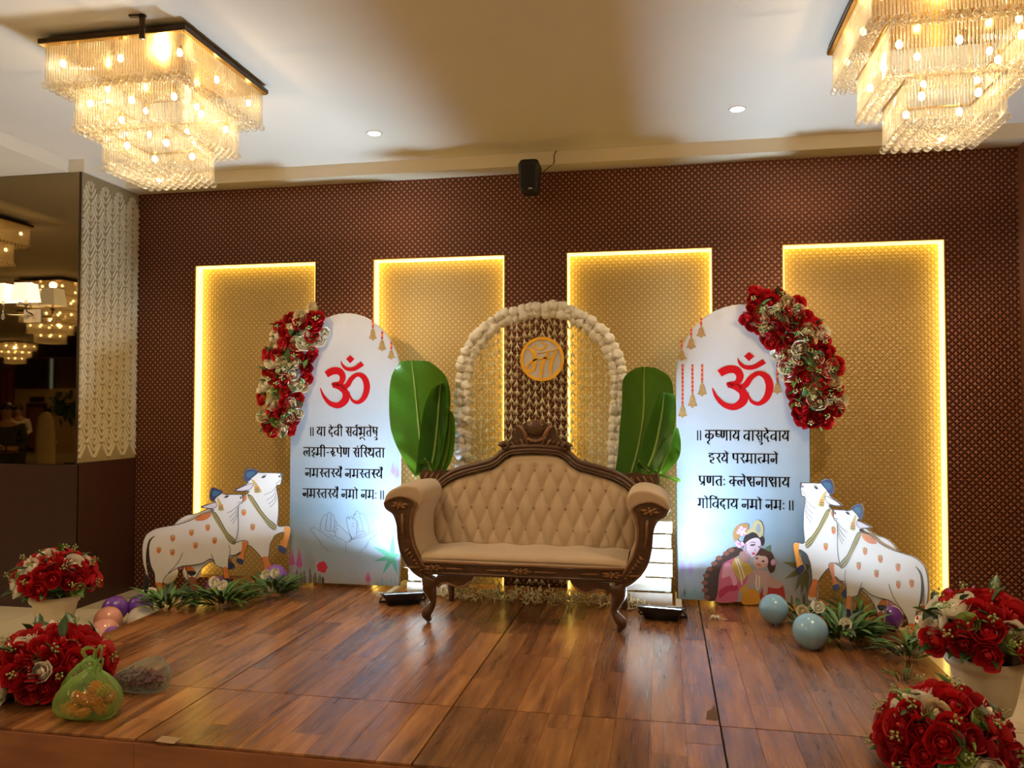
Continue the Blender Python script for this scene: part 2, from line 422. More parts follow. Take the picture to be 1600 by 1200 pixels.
CHS, CHZ = .46, 3.74        # half size of the plate, its underside
TIERS = [(.43, 3.735, 3.53), (.325, 3.53, 3.31), (.22, 3.31, 3.11)]
def ring_pts(h, n):
    out = []
    for s in range(4):
        for k in range(n):
            u = -h+2*h*k/n
            out.append(((u, -h), (h, u), (-u, h), (-h, -u))[s])
    return out
rod_mb = MB()
for h, z0, z1 in TIERS:
    for row, dh in ((0, 0),):
        for (x, y) in ring_pts(h+dh, int(2*(h+dh)/(.0165 if row == 0 else .03))):
            rod_mb.tube([(x, y, z0), (x, y, z1+.006)], .0055, 5)
rod_me = rod_mb.mesh('rods', M_rod, True, (0, 0, ZC))
ball_me = MB().sphere((0,0,0), .021, 12, 8).mesh('crystal_ball', M_ball, True)
ball_pos = []
for i, (h, z0, z1) in enumerate(TIERS):
    if i < 2:
        for d in (0, -.046): ball_pos += [(x, y, z1-.016) for x, y in ring_pts(h+d, round(2*(h+d)/.051))]
    else:
        n = 9; ball_pos += [(-h+2*h*a/(n-1), -h+2*h*c/(n-1), z1-.016-.012*(1-max(abs(2*a/(n-1)-1), abs(2*c/(n-1)-1)))) for a in range(n) for c in range(n)]
bulbs = [(sx*r, sy*r, z) for r, z in ((.37, 3.66), (.27, 3.46), (.13, 3.25)) for sx, sy in ((-1,-1),(1,-1),(1,1),(-1,1))] + \
        [(sx*.37, sy*.37, 3.66) for sx, sy in ((0,-1),(1,0),(0,1),(-1,0))] + [(sx*.27, sy*.27, 3.46) for sx, sy in ((0,-1),(1,0),(0,1),(-1,0))]
bulb_me = MB().sphere((0,0,0), .016, 8, 6, (1,1,1.3)).mesh('bulb', M_bulb, True)
hold_me = MB().lathe([(.012, .02), (.012, .045)], 8).mesh('lamp_holder', M_holder, True)
allball = MB()
for p in ball_pos: allball.sphere((p[0], p[1], p[2]-ZC), .021, 8, 5)
ab_me = allball.mesh('crystal_balls', M_ball, True)
plate_me = MB().box(-CHS, CHS, -CHS, CHS, CHZ+.006-ZC, CHZ+.03-ZC).mesh('ceiling_plate', M_dplate)
gold_me = MB().box(-CHS+.004, CHS-.004, -CHS+.004, CHS-.004, CHZ-ZC, CHZ+.006-ZC).mesh('gold_plate', M_gplate)
stand_me = MB().box(-.2, .2, -.2, .2, CHZ+.03-ZC, -.001).mesh('ceiling_mount', M_dplate)
def frame_mesh():
    b = MB()
    for h, z0, z1 in TIERS[1:]:
        pts = [(-h,-h), (h,-h), (h,h), (-h,h)]
        for i in range(4):
            a, c = pts[i], pts[(i+1) % 4]; b.bar((*a, z0+.004), (*c, z0+.004), .02, .006)
        for x, y in pts: b.tube([(x*.98, y*.98, CHZ), (x*.98, y*.98, z0)], .003, 5)
    return b.mesh('tier_frame', M_gplate, False, (0, 0, ZC))
fr_me = frame_mesh()
def chandelier(x, y, label, near, power):
    t = thing('chandelier', label, 'chandelier', (x, y, ZC), 'crystal chandeliers of the hall')
    def pt(n, me): return inst(n, me, t, (x, y, ZC))
    pt('ceiling_mount', stand_me); pt('ceiling_plate', plate_me); pt('gold_plate', gold_me); pt('tier_frame', fr_me)
    tag(pt('glass_rods', rod_me), kind='stuff')
    if near:
        for p in ball_pos: inst('crystal_ball', ball_me, t, (x+p[0], y+p[1], p[2]))
    else: tag(pt('crystal_balls', ab_me), kind='stuff')
    for p in bulbs:
        o = inst('bulb', bulb_me, t, (x+p[0], y+p[1], p[2]))
        if near: inst('lamp_holder', hold_me, o, (x+p[0], y+p[1], p[2]))
    for dz, s, ty in ((3.06, .70, 'SPOT'), (3.60, .30, 'POINT')):     # bulbs of the open lowest tier, bulbs inside the tiers
        L = bpy.data.lights.new('chandelier_glow', ty); L.energy = power*s; L.color = WARM; L.shadow_soft_size = .025
        if ty == 'SPOT': L.spot_size = radians(172); L.spot_blend = .25
        o = bpy.data.objects.new('chandelier_glow', L); COL.objects.link(o); o.parent = t; o.location = (0, 0, dz-ZC)
    return t
chandelier(-3.0, 4.29, 'three-tier square crystal chandelier above the left urn side of the stage', True, CHAND_W)
chandelier(1.40, 4.36, 'three-tier square crystal chandelier cut off by the top right of the picture', True, CHAND_W)
HALL = [(-7.55, 4.35, 'first chandelier reflected at the left edge of the mirror'), (-10.0, .1, 'chandelier reflected behind the wall lamp shades in the mirror'),
        (-13.3, -3.5, 'chandelier reflected just below the wall lamp in the mirror'), (-20.8, -10.6, 'small far chandelier reflected low at the left edge of the mirror')]
for x, y, l in HALL: chandelier(x, y, l, False, CHAND_W)
for x, y, l in ((-3.0, -.4, 'unseen hall chandelier added behind the viewer on the left'), (1.4, -.4, 'unseen hall chandelier added behind the viewer on the right'), (-3.0, -5.2, 'second unseen hall chandelier added behind the viewer')): chandelier(x, y, l, False, CHAND_W)  # unseen chandeliers, added to light the stage and sofa from the front
# ceiling bracket beside the left chandelier
p = PZ(222, 52, 3.70)
t = thing('ceiling_bracket', 'small dark ceiling bracket in front of the left chandelier', 'bracket', (p.x, p.y, ZC))
MB().tube([(p.x, p.y, ZC), (p.x, p.y, ZC-.03), (p.x, p.y, ZC-.13)], [.018, .014, .016], 8).build('post', M_dplate, t, True)
MB().bar((p.x-.07, p.y-.01, ZC-.006), (p.x+.02, p.y, ZC-.006), .02, .01).build('foot', M_dplate, t)
# recessed downlights
def downlight(px, py, label):
    p = PZ(px, py, ZC); t = thing('downlight', label, 'ceiling light', (p.x, p.y, ZC), 'recessed round ceiling lights')
    MB().lathe([(.045, -.001), (.058, -.006), (.062, -.001)], 24, (p.x, p.y, ZC)).build('bezel', mat('white_plastic', (.8, .8, .78), .4), t, True)
    MB().lathe([(.0, -.007), (.046, -.0065), (.046, -.003)], 24, (p.x, p.y, ZC), False).build('diffuser', mat('downlight_glow', (1, 1, 1), .4, emit=(1, .96, .88), es=5.), t, True)
    L = bpy.data.lights.new('downlight_beam', 'SPOT'); L.energy = DOWN_W; L.color = (1, .88, .70); L.spot_size = radians(110); L.spot_blend = .8; L.shadow_soft_size = .05
    o = bpy.data.objects.new('downlight_beam', L); COL.objects.link(o); o.parent = t; o.location = (0, 0, -.012)
downlight(585, 208, 'round recessed ceiling light left of the black speaker')
downlight(1152, 170, 'round recessed ceiling light right of the black speaker')
# speaker on the soffit
p = PY(827, 276, 6.25)
t = thing('wall_speaker', 'small black loudspeaker hung from the cream soffit', 'speaker', (p.x, 6.36, p.z))
b = MB(); w0, w1 = .075, .085
ring = lambda z, w, y0, y1, r=.022: [(p.x-w+r, y0, z), (p.x+w-r, y0, z), (p.x+w, y0+r, z), (p.x+w, y1, z), (p.x-w, y1, z), (p.x-w, y0+r, z)]
b.grid([ring(p.z-.135, .055, 6.235, 6.34), ring(p.z-.12, .068, 6.205, 6.35), ring(p.z+.09, .084, 6.185, 6.36), ring(p.z+.13, .07, 6.21, 6.35)], True)
b.f += [(5,4,3,2,1,0), tuple(range(18, 24))]
b.build('cabinet', M_black, t, True, 35)
b = MB(); b.box(p.x-.055, p.x+.055, 6.181, 6.196, p.z-.10, p.z+.08); b.build('grille', mat('speaker_grille', (.006, .006, .007), .8), t)
b = MB(); b.box(p.x+.005, p.x+.035, 6.181, 6.186, p.z-.118, p.z-.108); b.build('badge', mat('silver_badge', (.6,.6,.6), .3, .8), t)
b = MB(); b.tube([(p.x, 6.34, p.z+.03), (p.x, 6.415, p.z+.03)], .012, 8); b.build('mount', M_black, t)
a = PY(866, 236, 6.40); c = PY(860, 268, 6.40)
b = MB(); b.tube(spline([(a.x+.02, 6.405, ZC-.002), (a.x, 6.40, a.z-.03), (a.x-.003, 6.402, ZB+.01), (c.x-.02, 6.45, ZB-.012), (p.x+.03, 6.40, p.z+.02), (p.x+.01, 6.36, p.z)], 5), .004, 6)
solo('speaker_cable', b, mat('brown_cable', (.07, .03, .015), .6), 'thin brown cable dangling beside the black speaker', 'cable', (a.x, 6.405, ZC))
p = PY(1534, 207, 6.40)
t = thing('dome_camera', 'tiny black dome camera on the soffit behind the right chandelier', 'camera', (p.x, 6.41, p.z))
MB().sphere((p.x, 6.39, p.z), .03, 12, 8).build('dome', M_black, t, True)
MB().tube([(p.x, 6.38, p.z), (p.x, 6.41, p.z)], .034, 14).build('mounting_ring', mat('white_plastic', (.8,.8,.78), .4), t)
a = PY(1590, 192, 6.40)
b = MB(); b.tube(spline([(XR-.02, 6.404, a.z+.01), (a.x-.2, 6.404, a.z), (p.x+.05, 6.404, a.z-.005), (p.x, 6.404, p.z+.02)], 5), .004, 5)
solo('camera_cable', b, M_cream, 'cream cable clipped along the soffit at the far right', 'cable', (XR-.02, 6.404, a.z))
# ================================================================ lettering (broad-nib pen strokes)
G = {  # name: (advance, bar x or None, strokes)   baseline 0, headline 1
 'aa': (.34, .17, []),
 'ta': (.66, .50, [[(.50,.63),(.30,.64),(.14,.52),(.13,.30),(.24,.10),(.33,.03)]]),
 'na': (.70, .53, [[(.53,.50),(.34,.50),(.26,.50)], [(.28,.50),(.15,.52),(.08,.38),(.14,.20),(.25,.20),(.31,.36),(.26,.50)]]),
 'ma': (.72, .55, [[(.20,1.0),(.20,.30)], [(.55,.30),(.20,.30),(.08,.34),(.07,.20),(.16,.14),(.22,.30)]]),
 'sa': (.76, .60, [[(.16,1.0),(.32,.92),(.33,.74),(.22,.60),(.08,.58)], [(.10,.58),(.22,.46),(.38,.10),(.42,.02)], [(.22,.46),(.60,.50)]]),
 'ra': (.52, None, [[(.20,1.0),(.36,.90),(.37,.72),(.26,.58),(.10,.56)], [(.12,.56),(.24,.44),(.40,.10),(.44,.02)]]),
 'ya': (.70, .53, [[(.13,1.0),(.28,.90),(.29,.72),(.18,.62),(.10,.50),(.13,.30),(.28,.20),(.44,.30),(.53,.46)]]),
 'tha': (.72, .55, [[(.20,.80),(.10,.80),(.08,.92),(.20,.95),(.28,.84),(.27,.70),(.16,.60),(.11,.46),(.16,.28),(.30,.20),(.45,.30),(.55,.46)]]),
 'va': (.66, .50, [[(.50,.60),(.34,.64),(.16,.56),(.08,.38),(.16,.18),(.32,.16),(.44,.28),(.50,.44)]]),
 'da': (.58, None, [[(.36,1.0),(.36,.76)], [(.38,.78),(.20,.76),(.09,.58),(.11,.34),(.26,.22),(.38,.30),(.36,.42),(.26,.42)], [(.28,.26),(.38,.10),(.44,-.10)]]),
 'bha': (.80, .62, [[(.22,.84),(.12,.78),(.08,.90),(.18,.99),(.28,.90),(.28,.30)], [(.62,.32),(.28,.32),(.14,.36),(.11,.22),(.21,.15),(.28,.30)]]),
 'pa': (.66, .50, [[(.14,1.0),(.14,.58),(.22,.42),(.36,.40),(.50,.46)]]),
 'sha': (.66, .50, [[(.14,1.0),(.14,.54),(.22,.38),(.36,.36),(.50,.42)], [(.14,.74),(.50,.50)]]),
 'nna': (.76, .60, [[(.13,1.0),(.13,.45),(.22,.28),(.32,.34),(.36,.52),(.36,1.0)]]),
 'la': (.80, .62, [[(.28,.06),(.13,.18),(.08,.40),(.16,.60),(.28,.60),(.36,.44),(.38,.24)], [(.34,.50),(.46,.64),(.62,.62)]]),
 'ka': (.88, .40, [[(.40,.58),(.24,.66),(.10,.54),(.08,.36),(.20,.24),(.34,.32),(.40,.46)], [(.40,.58),(.58,.66),(.72,.54),(.72,.36),(.60,.20),(.54,.14)]]),
 'ga': (.64, .48, [[(.20,1.0),(.20,.34)], [(.20,.42),(.08,.40),(.06,.28),(.16,.26),(.20,.36)]]),
 'ha': (.62, None, [[(.36,1.0),(.36,.84)], [(.38,.85),(.18,.84),(.10,.70),(.18,.59),(.38,.60),(.48,.48),(.42,.33),(.26,.28),(.15,.34)], [(.26,.28),(.20,.14),(.30,.0),(.48,-.02)]]),
 'shha': (.76, .60, [[(.14,.66),(.09,.82),(.18,.96),(.32,.92),(.34,.76),(.20,.58)], [(.12,.60),(.24,.46),(.36,.14),(.42,.02)], [(.24,.48),(.38,.42),(.60,.46)]]),
 'ksh_': (.50, None, [[(.13,1.0),(.30,.92),(.30,.76),(.16,.66),(.10,.54),(.20,.44),(.50,.44)], [(.20,.44),(.32,.34),(.28,.18),(.14,.16),(.22,.04),(.34,-.10)]]),
 's_': (.52, None, [[(.16,1.0),(.32,.92),(.33,.74),(.22,.60),(.08,.58)], [(.10,.58),(.22,.46),(.38,.10),(.42,.02)], [(.22,.46),(.55,.50)]]),
 'sh_': (.46, None, [[(.14,1.0),(.14,.54),(.22,.38),(.36,.36),(.46,.40)], [(.14,.74),(.46,.52)]]),
 't_': (.42, None, [[(.44,.60),(.28,.62),(.14,.52),(.13,.30),(.24,.10),(.33,.03)]]),
 'k_': (.66, .40, [[(.40,.58),(.24,.66),(.10,.54),(.08,.36),(.20,.24),(.34,.32),(.40,.46)], [(.40,.58),(.54,.64),(.66,.56)]]),
}
def nib(b, pts, tf, nx=.080, nz=-.018, th=.044, n=5):
    p = spline(pts, n) if len(pts) > 2 else pts
    for (x0, z0), (x1, z1) in zip(p, p[1:]):
        b.poly([tf(x0-nx, z0-nz), tf(x0+nx, z0+nz), tf(x1+nx, z1+nz), tf(x1-nx, z1-nz)])
        d = hypot(x1-x0, z1-z0) or 1; ox, oz = -(z1-z0)/d*th, (x1-x0)/d*th
        b.poly([tf(x0-ox, z0-oz), tf(x0+ox, z0+oz), tf(x1+ox, z1+oz), tf(x1-ox, z1-oz)])
def layout(words):
    """-> width, list of (points, kind) strokes for a line of text"""
    S = []; cx = 0.
    for wd in words:
        x0 = cx; toks = wd.split(); head = True; bar = cx; hstart = None
        for t in toks:
            if t == '||':
                for k in (0, 1): S.append(('r', cx+.06+k*.26, -.02, cx+.17+k*.26, 1.0))
                cx += .5; head = False; continue
            if t == '-': S.append(('r', cx+.03, .42, cx+.33, .52)); cx += .34; continue
            if t in G:
                a, bx, st = G[t]
                for s_ in st: S.append(('s', [(x+cx, z) for x, z in s_]))
                if bx is not None: S.append(('r', cx+bx-.07, -.02, cx+bx+.07, 1.0))
                bar = cx+bx if bx is not None else cx+.34
                if t == 'bha' : pass
                cx += a
            elif t == 'ii':
                S.append(('r', cx+.11, -.02, cx+.23, 1.0)); S.append(('s', [(bar-.02, 1.), (bar-.02, 1.18), (bar+.1, 1.32), (cx+.10, 1.26), (cx+.17, 1.0)])); cx += .34
            elif t == 'i':
                S.append(('r', cx+.09, -.02, cx+.21, 1.0)); S.append(('s', [(cx+.15, 1.), (cx+.13, 1.18), (cx+.28, 1.33), (cx+.52, 1.24), (cx+.66, 1.0)])); cx += .28
            elif t == 'e': S.append(('s', [(bar, 1.), (bar-.06, 1.16), (bar-.2, 1.30)]))
            elif t == 'ai':
                S.append(('s', [(bar, 1.), (bar-.06, 1.16), (bar-.2, 1.32)])); S.append(('s', [(bar+.02, 1.), (bar+.06, 1.18), (bar-.0, 1.36)]))
            elif t == 'o':
                S.append(('r', cx+.11, -.02, cx+.23, 1.0)); S.append(('s', [(cx+.17, 1.), (cx+.1, 1.16), (cx-.05, 1.30)])); cx += .34
            elif t == 'u': S.append(('s', [(bar-.24, -.12), (bar-.06, -.10), (bar+.04, -.22), (bar-.04, -.38), (bar-.16, -.36)]))
            elif t == 'uu': S.append(('s', [(bar-.42, -.34), (bar-.40, -.18), (bar-.24, -.12), (bar-.06, -.22), (bar+.08, -.42)]))
            elif t == 'ri': S.append(('s', [(bar, -.02), (bar-.14, -.16), (bar-.10, -.34), (bar+.06, -.38)]))
            elif t == 'ruu': S.append(('s', [(bar-.06, .52), (bar+.10, .60), (bar+.18, .48), (bar+.06, .36), (bar+.2, .22), (bar+.3, .1)])); cx += .2
            elif t == 'am': S.append(('d', bar-.10, 1.20))
            elif t == 'ah': S.append(('d', cx+.12, .66)); S.append(('d', cx+.12, .16)); cx += .26; head = 'v'
            elif t == 'reph': S.append(('s', [(bar, 1.), (bar-.10, 1.12), (bar-.04, 1.28), (bar+.10, 1.26)]))
            elif t == 'rakar': S.append(('s', [(bar, .40), (bar-.30, .10)]))
        if head: S.append(('r', x0, .945, cx - (.30 if head == 'v' else 0), 1.035))
        cx += .26
    return cx-.26, S
def text_line(name, words, board, ml, a, c, zh, zb, Y):
    """words set from pixel a.x to c.x on the board's face"""
    wdt, S = layout(words); b = MB(); X0 = a; sx = (c-a)/wdt; H = zh-zb
    tf = lambda x, z: (X0+x*sx, Y, zb+z*H)
    for s in S:
        if s[0] == 'r': b.poly([tf(s[1], s[2]), tf(s[3], s[2]), tf(s[3], s[4]), tf(s[1], s[4])])
        elif s[0] == 'd': b.poly([tf(s[1]-.09, s[2]), tf(s[1], s[2]-.10), tf(s[1]+.09, s[2]), tf(s[1], s[2]+.10)])
        else: nib(b, s[1], tf)
    return b.build(name, ml, board)
L_TXT = [(['||', 'ya aa', 'da e va ii', 'sa va reph bha uu ta e sha u'], 484, 591, 667.7, 681.6),
         (['la ksh_ ma ii - ra ruu pa e nna', 'sa am i s_ tha ta aa'], 474, 601.5, 700, 714),
         (['na ma s_ ta s_ ya ai', 'na ma s_ ta s_ ya ai'], 476.7, 598.6, 733, 746.5),
         (['na ma s_ ta s_ ya ai', 'na ma o', 'na ma ah', '||'], 472.7, 601, 765, 779)]
R_TXT = [(['||', 'ka ri sh_ nna aa ya', 'va aa sa u da e va aa ya'], 1088, 1234, 673, 688.5),
         (['ha ra ya e', 'pa ra ma aa t_ ma na e'], 1106.7, 1216, 709, 724),
         (['pa rakar nna ta ah', 'k_ la e shha na aa shha aa ya'], 1091, 1234.7, 745, 760),
         (['ga o i va am da aa ya', 'na ma o', 'na ma ah', '||'], 1090, 1241, 780.5, 795.5)]
def ribbon(b, pts, tf, n=6):
    """variable-width stroke: points (x, z, half width)"""
    p = spline(pts, n); L, R = [], []
    for i, (x, z, h) in enumerate(p):
        x2, z2, _ = p[min(i+1, len(p)-1)]; x1, z1, _ = p[max(i-1, 0)]; d = hypot(x2-x1, z2-z1) or 1
        L.append((x-(z2-z1)/d*h, z+(x2-x1)/d*h)); R.append((x+(z2-z1)/d*h, z-(x2-x1)/d*h))
    for i in range(len(p)-1): b.poly([tf(*L[i]), tf(*R[i]), tf(*R[i+1]), tf(*L[i+1])])
OM = [[(552,578,24),(600,553,26),(648,556,25),(672,596,22),(655,640,18),(612,648,14),(592,648,10)],
      [(600,655,16),(650,668,22),(690,705,24),(690,760,27),(640,800,22),(580,785,17),(535,735,11),(510,675,3)],
      [(668,672,18),(705,655,19),(735,608,17),(780,578,15),(826,602,21),(846,665,23),(828,738,20),(785,778,14),(742,765,10),(722,725,5),(720,700,2)],
      [(658,478,2),(672,512,9),(705,538,13),(755,536,15),(800,508,17),(815,497,17)]]
def om(board, px_of, Y, ml):
    b = MB(); tf = lambda x, z: tuple(px_of(x, z))
    for s in OM: ribbon(b, s, tf)
    b.poly([tf(725,437), tf(756,466), tf(725,498), tf(695,466)])
    return b.build('om_symbol', ml, board)
M_red = mat('red_print', (.46, .006, .010), .85, spec=.1); M_ink = mat('black_print', (.010, .008, .012), .9, spec=.05)
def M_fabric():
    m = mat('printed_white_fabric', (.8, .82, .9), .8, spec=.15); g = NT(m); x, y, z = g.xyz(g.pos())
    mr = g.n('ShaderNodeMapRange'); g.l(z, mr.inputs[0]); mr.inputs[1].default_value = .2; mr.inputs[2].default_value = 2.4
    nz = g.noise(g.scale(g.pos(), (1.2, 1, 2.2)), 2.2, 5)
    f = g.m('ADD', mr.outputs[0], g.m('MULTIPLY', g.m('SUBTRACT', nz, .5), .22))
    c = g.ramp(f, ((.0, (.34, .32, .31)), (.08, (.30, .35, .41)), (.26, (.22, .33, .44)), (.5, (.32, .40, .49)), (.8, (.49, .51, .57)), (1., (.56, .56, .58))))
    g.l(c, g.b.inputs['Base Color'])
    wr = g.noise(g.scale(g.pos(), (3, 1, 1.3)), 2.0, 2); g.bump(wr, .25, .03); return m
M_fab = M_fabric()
M_wframe = noisy('white_painted_wood', (.66, .64, .58), (.56, .53, .46), 9, .6, (1, 1, 4))
BW, BH0, BHT, BZ = .965, 1.93, 2.47, .228
YBF = 6.235
BELL = [(-.5,0),(-.40,.14),(-.30,.30),(-.26,.55),(-.16,.78),(-.05,.84),(-.05,1.),(.05,1.),(.05,.84),(.16,.78),(.26,.55),(.30,.30),(.40,.14),(.5,0),(.15,-.04),(.10,-.14),(0,-.18),(-.10,-.14),(-.15,-.04)]
M_bell = noisy('brass_bell_print', (.42, .25, .09), (.30, .17, .06), 60, .6)
M_orange = mat('orange_bead_print', (.75, .20, .04), .6); M_beadred = mat('red_bead_print', (.50, .02, .03), .6)
M_filig = mat('tan_filigree_print', (.62, .55, .46), .7)
def bell(board, px, pytop, pybot, Y, wpx):
    b = MB(); b.poly([PY(px+wpx*x, pybot-(pybot-pytop)*z*1., Y) for x, z in BELL]); return b.build('bell_print', M_bell, board)
def beads(board, px, y0, y1, Y):
    g = MB(), MB(); n = max(2, int((y1-y0)/3.2))
    for i in range(n):
        a = y0+(y1-y0)*i/n; c = y0+(y1-y0)*(i+1)/n-.25
        g[i % 2].poly([PY(px-1.5, a, Y), PY(px+1.5, a, Y), PY(px+1.7, (a+c)/2, Y), PY(px+1.5, c, Y), PY(px-1.5, c, Y), PY(px-1.7, (a+c)/2, Y)])
    g[0].build('bead_string_print', M_beadred, board); g[1].build('bead_string_print', M_orange, board)
def board(name_label, x0, txt, om_map, rot=0):
    xc = x0+BW/2
    t = thing('arch_board', name_label, 'backdrop board', (xc, YBF+.02, ZS))
    out = [(x0, BZ), (x0+BW, BZ)]
    for k in range(25):
        a = pi*k/24; out.append((xc+BW/2*cos(a), BH0+(BHT-BH0)*sin(a)))
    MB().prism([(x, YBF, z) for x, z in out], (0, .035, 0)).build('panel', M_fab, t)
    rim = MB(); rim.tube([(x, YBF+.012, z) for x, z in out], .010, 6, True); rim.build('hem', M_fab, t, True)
    b = MB()
    for s in (x0+.01, x0+BW-.05):   # timber stand behind and feet on the stage
        b.box(s, s+.04, YBF+.04, YBF+.075, ZS, 1.7)
    b.build('back_post', M_wframe, t)
    for s in (x0-.02, x0+BW-.03):
        f = MB(); f.box(s, s+.045, YBF-.26, YBF+.22, ZS+.001, ZS+.032); f.box(s-.07, s+.001, YBF-.26, YBF-.22, ZS+.001, ZS+.03); f.build('foot', M_wframe, t)
    Y = YBF-.0016
    for words, a, c, yh, yb in txt:
        A = PY(a, yh, Y); C_ = PY(c, yh, Y); zb = PY((a+c)/2, yb, Y).z; zh = PY((a+c)/2, yh, Y).z
        text_line('text_line', words, t, M_ink, A.x, C_.x, zh, zb, Y)
    om(t, om_map, Y, M_red)
    return t
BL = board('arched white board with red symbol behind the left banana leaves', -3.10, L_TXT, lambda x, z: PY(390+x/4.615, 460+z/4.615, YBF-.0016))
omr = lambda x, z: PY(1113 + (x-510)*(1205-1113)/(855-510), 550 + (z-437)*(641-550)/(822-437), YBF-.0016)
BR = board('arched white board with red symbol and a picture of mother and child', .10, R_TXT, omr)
Y2 = YBF-.0022
for px, a, c in ((582.5, 508, 529), (597, 526, 546), (611.5, 542, 559)): bell(BL, px, a+3, c, Y2, 13); beads(BL, px, a-8, a+4, Y2)
for px, a, c in ((1095.5, 506, 525), (1080, 523, 543), (1065, 541, 561)): bell(BR, px, a+3, c, Y2, 16); beads(BR, px, a-9, a+4, Y2)
for px, a, c in ((1066.5, 632, 650), (1082, 613, 634), (1097, 596, 616), (1214.5, 595, 613)): bell(BR, px, a, c, Y2, 15); beads(BR, px, 569.5, a+2, Y2)
def filigree(brd, pts, Y, r=.0035):
    b = MB(); q = [PY(x, y, Y) for x, y in pts]
    p = spline([(v.x, v.z, r) for v in q], 5); ribbon(b, [(x, z, h) for x, z, h in p], lambda x, z: (x, Y, z), 1); return b.build('filigree_print', M_filig, brd)
for k in range(6):   # faint tan scrollwork around the arch
    a0 = radians(172-k*17); 
    for brd, xc, s in ((BL, -3.10+BW/2, -1), (BR, .10+BW/2, 1)):
        b = MB(); pts = []
        cx = xc - s*cos(a0-radians(8))*(BW/2-.05)*(1 if s > 0 else 1); cz = BH0+(BHT-BH0-.05)*sin(a0-radians(8))
        if s > 0: cx = xc+cos(a0-radians(8))*(BW/2-.05)
        else: cx = xc-cos(a0-radians(8))*(BW/2-.05)
        for j in range(16): th = j*.55; rr = .034*(1-j/18); pts.append((cx+rr*cos(th), cz+rr*sin(th), .0022))
        ribbon(b, pts, lambda x, z: (x, Y2+.0003, z), 2); b.build('filigree_print', M_filig, brd)
for i in range(9):
    x = 1112+i*9.5; filigree(BR, [(x, 583), (x+3, 578), (x+7, 580), (x+8, 586), (x+4, 589), (x+1, 586), (x+4, 583)], YBF-.0010, .0018)
# --- plants and pictures printed on the boards
M_lav = mat('lavender_print', (.33, .22, .45), .7); M_mag = mat('magenta_print', (.48, .08, .30), .7)
M_stem = mat('grey_stem_print', (.36, .34, .36), .7); M_reed = mat('olive_reed_print', (.12, .12, .085), .7); M_palm = mat('teal_leaf_print', (.08, .30, .20), .7)
M_palm2 = mat('olive_leaf_print', (.14, .14, .06), .7); M_line = mat('slate_line_print', (.17, .20, .26), .7); M_teal = mat('grey_teal_print', (.20, .32, .36), .7)
rb = random.Random(11)
def spike(brd, px, y0, y1, w, m, Y=Y2):
    b = MB(); n = max(6, int((y0-y1)/2.6))
    for i in range(n):
        t_ = i/n; y = y0+(y1-y0)*t_; ww = w*(1-t_)**.7
        for s in (-1, 1):
            b.poly([PY(px, y, Y), PY(px+s*ww, y-4.2*(1-t_)-1, Y), PY(px+s*ww*.4, y-5*(1-t_)-1.5, Y)])
    b.poly([PY(px-.4, y0+10, Y), PY(px+.4, y0+10, Y), PY(px+.3, y1, Y), PY(px-.3, y1, Y)])
    return b.build('flower_spike_print', m, brd)
def pstem(brd, px, py, h, m, Y=Y2):
    b = MB()
    def st(x0, y0, x1, y1): b.poly([PY(x0-.35, y0, Y), PY(x0+.35, y0, Y), PY(x1+.25, y1, Y), PY(x1-.25, y1, Y)])
    st(px, py, px, py-h)
    for k in range(9):
        a = py-h*(.35+.6*k/9); s = 1 if k % 2 else -1; x1, y1 = px+s*rb.uniform(3, 9), a-rb.uniform(4, 11)
        st(px, a, x1, y1)
        for d in range(2): x2, y2 = x1+rb.uniform(-3, 3), y1-rb.uniform(0, 4); b.poly([PY(x2-.7, y2, Y), PY(x2, y2-.8, Y), PY(x2+.7, y2, Y), PY(x2, y2+.8, Y)])
    return b.build('branch_print', m, brd)
def blade(brd, px, y0, y1, w, m, lean=0, Y=Y2):
    b = MB(); b.poly([PY(px-w/2, y0, Y), PY(px+w/2, y0, Y), PY(px+w*.55+lean*.5, (y0+y1)/2, Y), PY(px+w*.2+lean, y1+2, Y), PY(px+lean, y1, Y), PY(px-w*.4+lean, y1+4, Y), PY(px-w*.55+lean*.4, (y0+y1)/2, Y)]); return b.build('reed_print', m, brd)
_pk = [0]
def pleaf(brd, base, tip, w, m, Y=Y2):
    _pk[0] += 1; Y = Y2-.00012*(_pk[0] % 8)
    (x0, y0), (x1, y1) = base, tip; dx, dy = x1-x0, y1-y0; d = hypot(dx, dy); nx, ny = -dy/d, dx/d
    pts = [(0,.0),(.15,.45),(.35,.5),(.6,.38),(.85,.15),(1,0),(.85,-.12),(.6,-.34),(.35,-.48),(.15,-.42)]
    b = MB(); b.poly([PY(x0+dx*t_+nx*w*o, y0+dy*t_+ny*w*o, Y) for t_, o in pts]); return b.build('palm_leaf_print', m, brd)
for px, y0, y1, w in ((456, 885, 858, 5), (467.5, 888, 858, 6)): spike(BL, px, y0, y1, w, M_mag)
pstem(BL, 481, 905, 40, M_stem); pstem(BL, 490, 900, 26, M_stem)
for px, y1, w in ((463, 889, 4), (470, 893, 5), (476, 890, 4), (485, 887, 4), (492, 893, 5), (499, 896, 5), (505, 900, 4)): blade(BL, px, 911.5, y1, w, M_reed, rb.uniform(-1, 1))
b = MB(); c = (503.5, 886)
for i in range(26):
    a = i*2.4; r = 7.2*sqrt((i+1)/26); x, y = c[0]+r*cos(a), c[1]+r*sin(a)*1.1; b.poly([PY(x+2.3*cos(j*pi/3), y+2.3*sin(j*pi/3), Y2-.0002*(i % 3)) for j in range(6)])
b.build('red_bloom_print', mat('crimson_bloom_print', (.50, .02, .05), .7), BL)
blade(BL, 504.5, 911, 893, 1.5, M_stem)
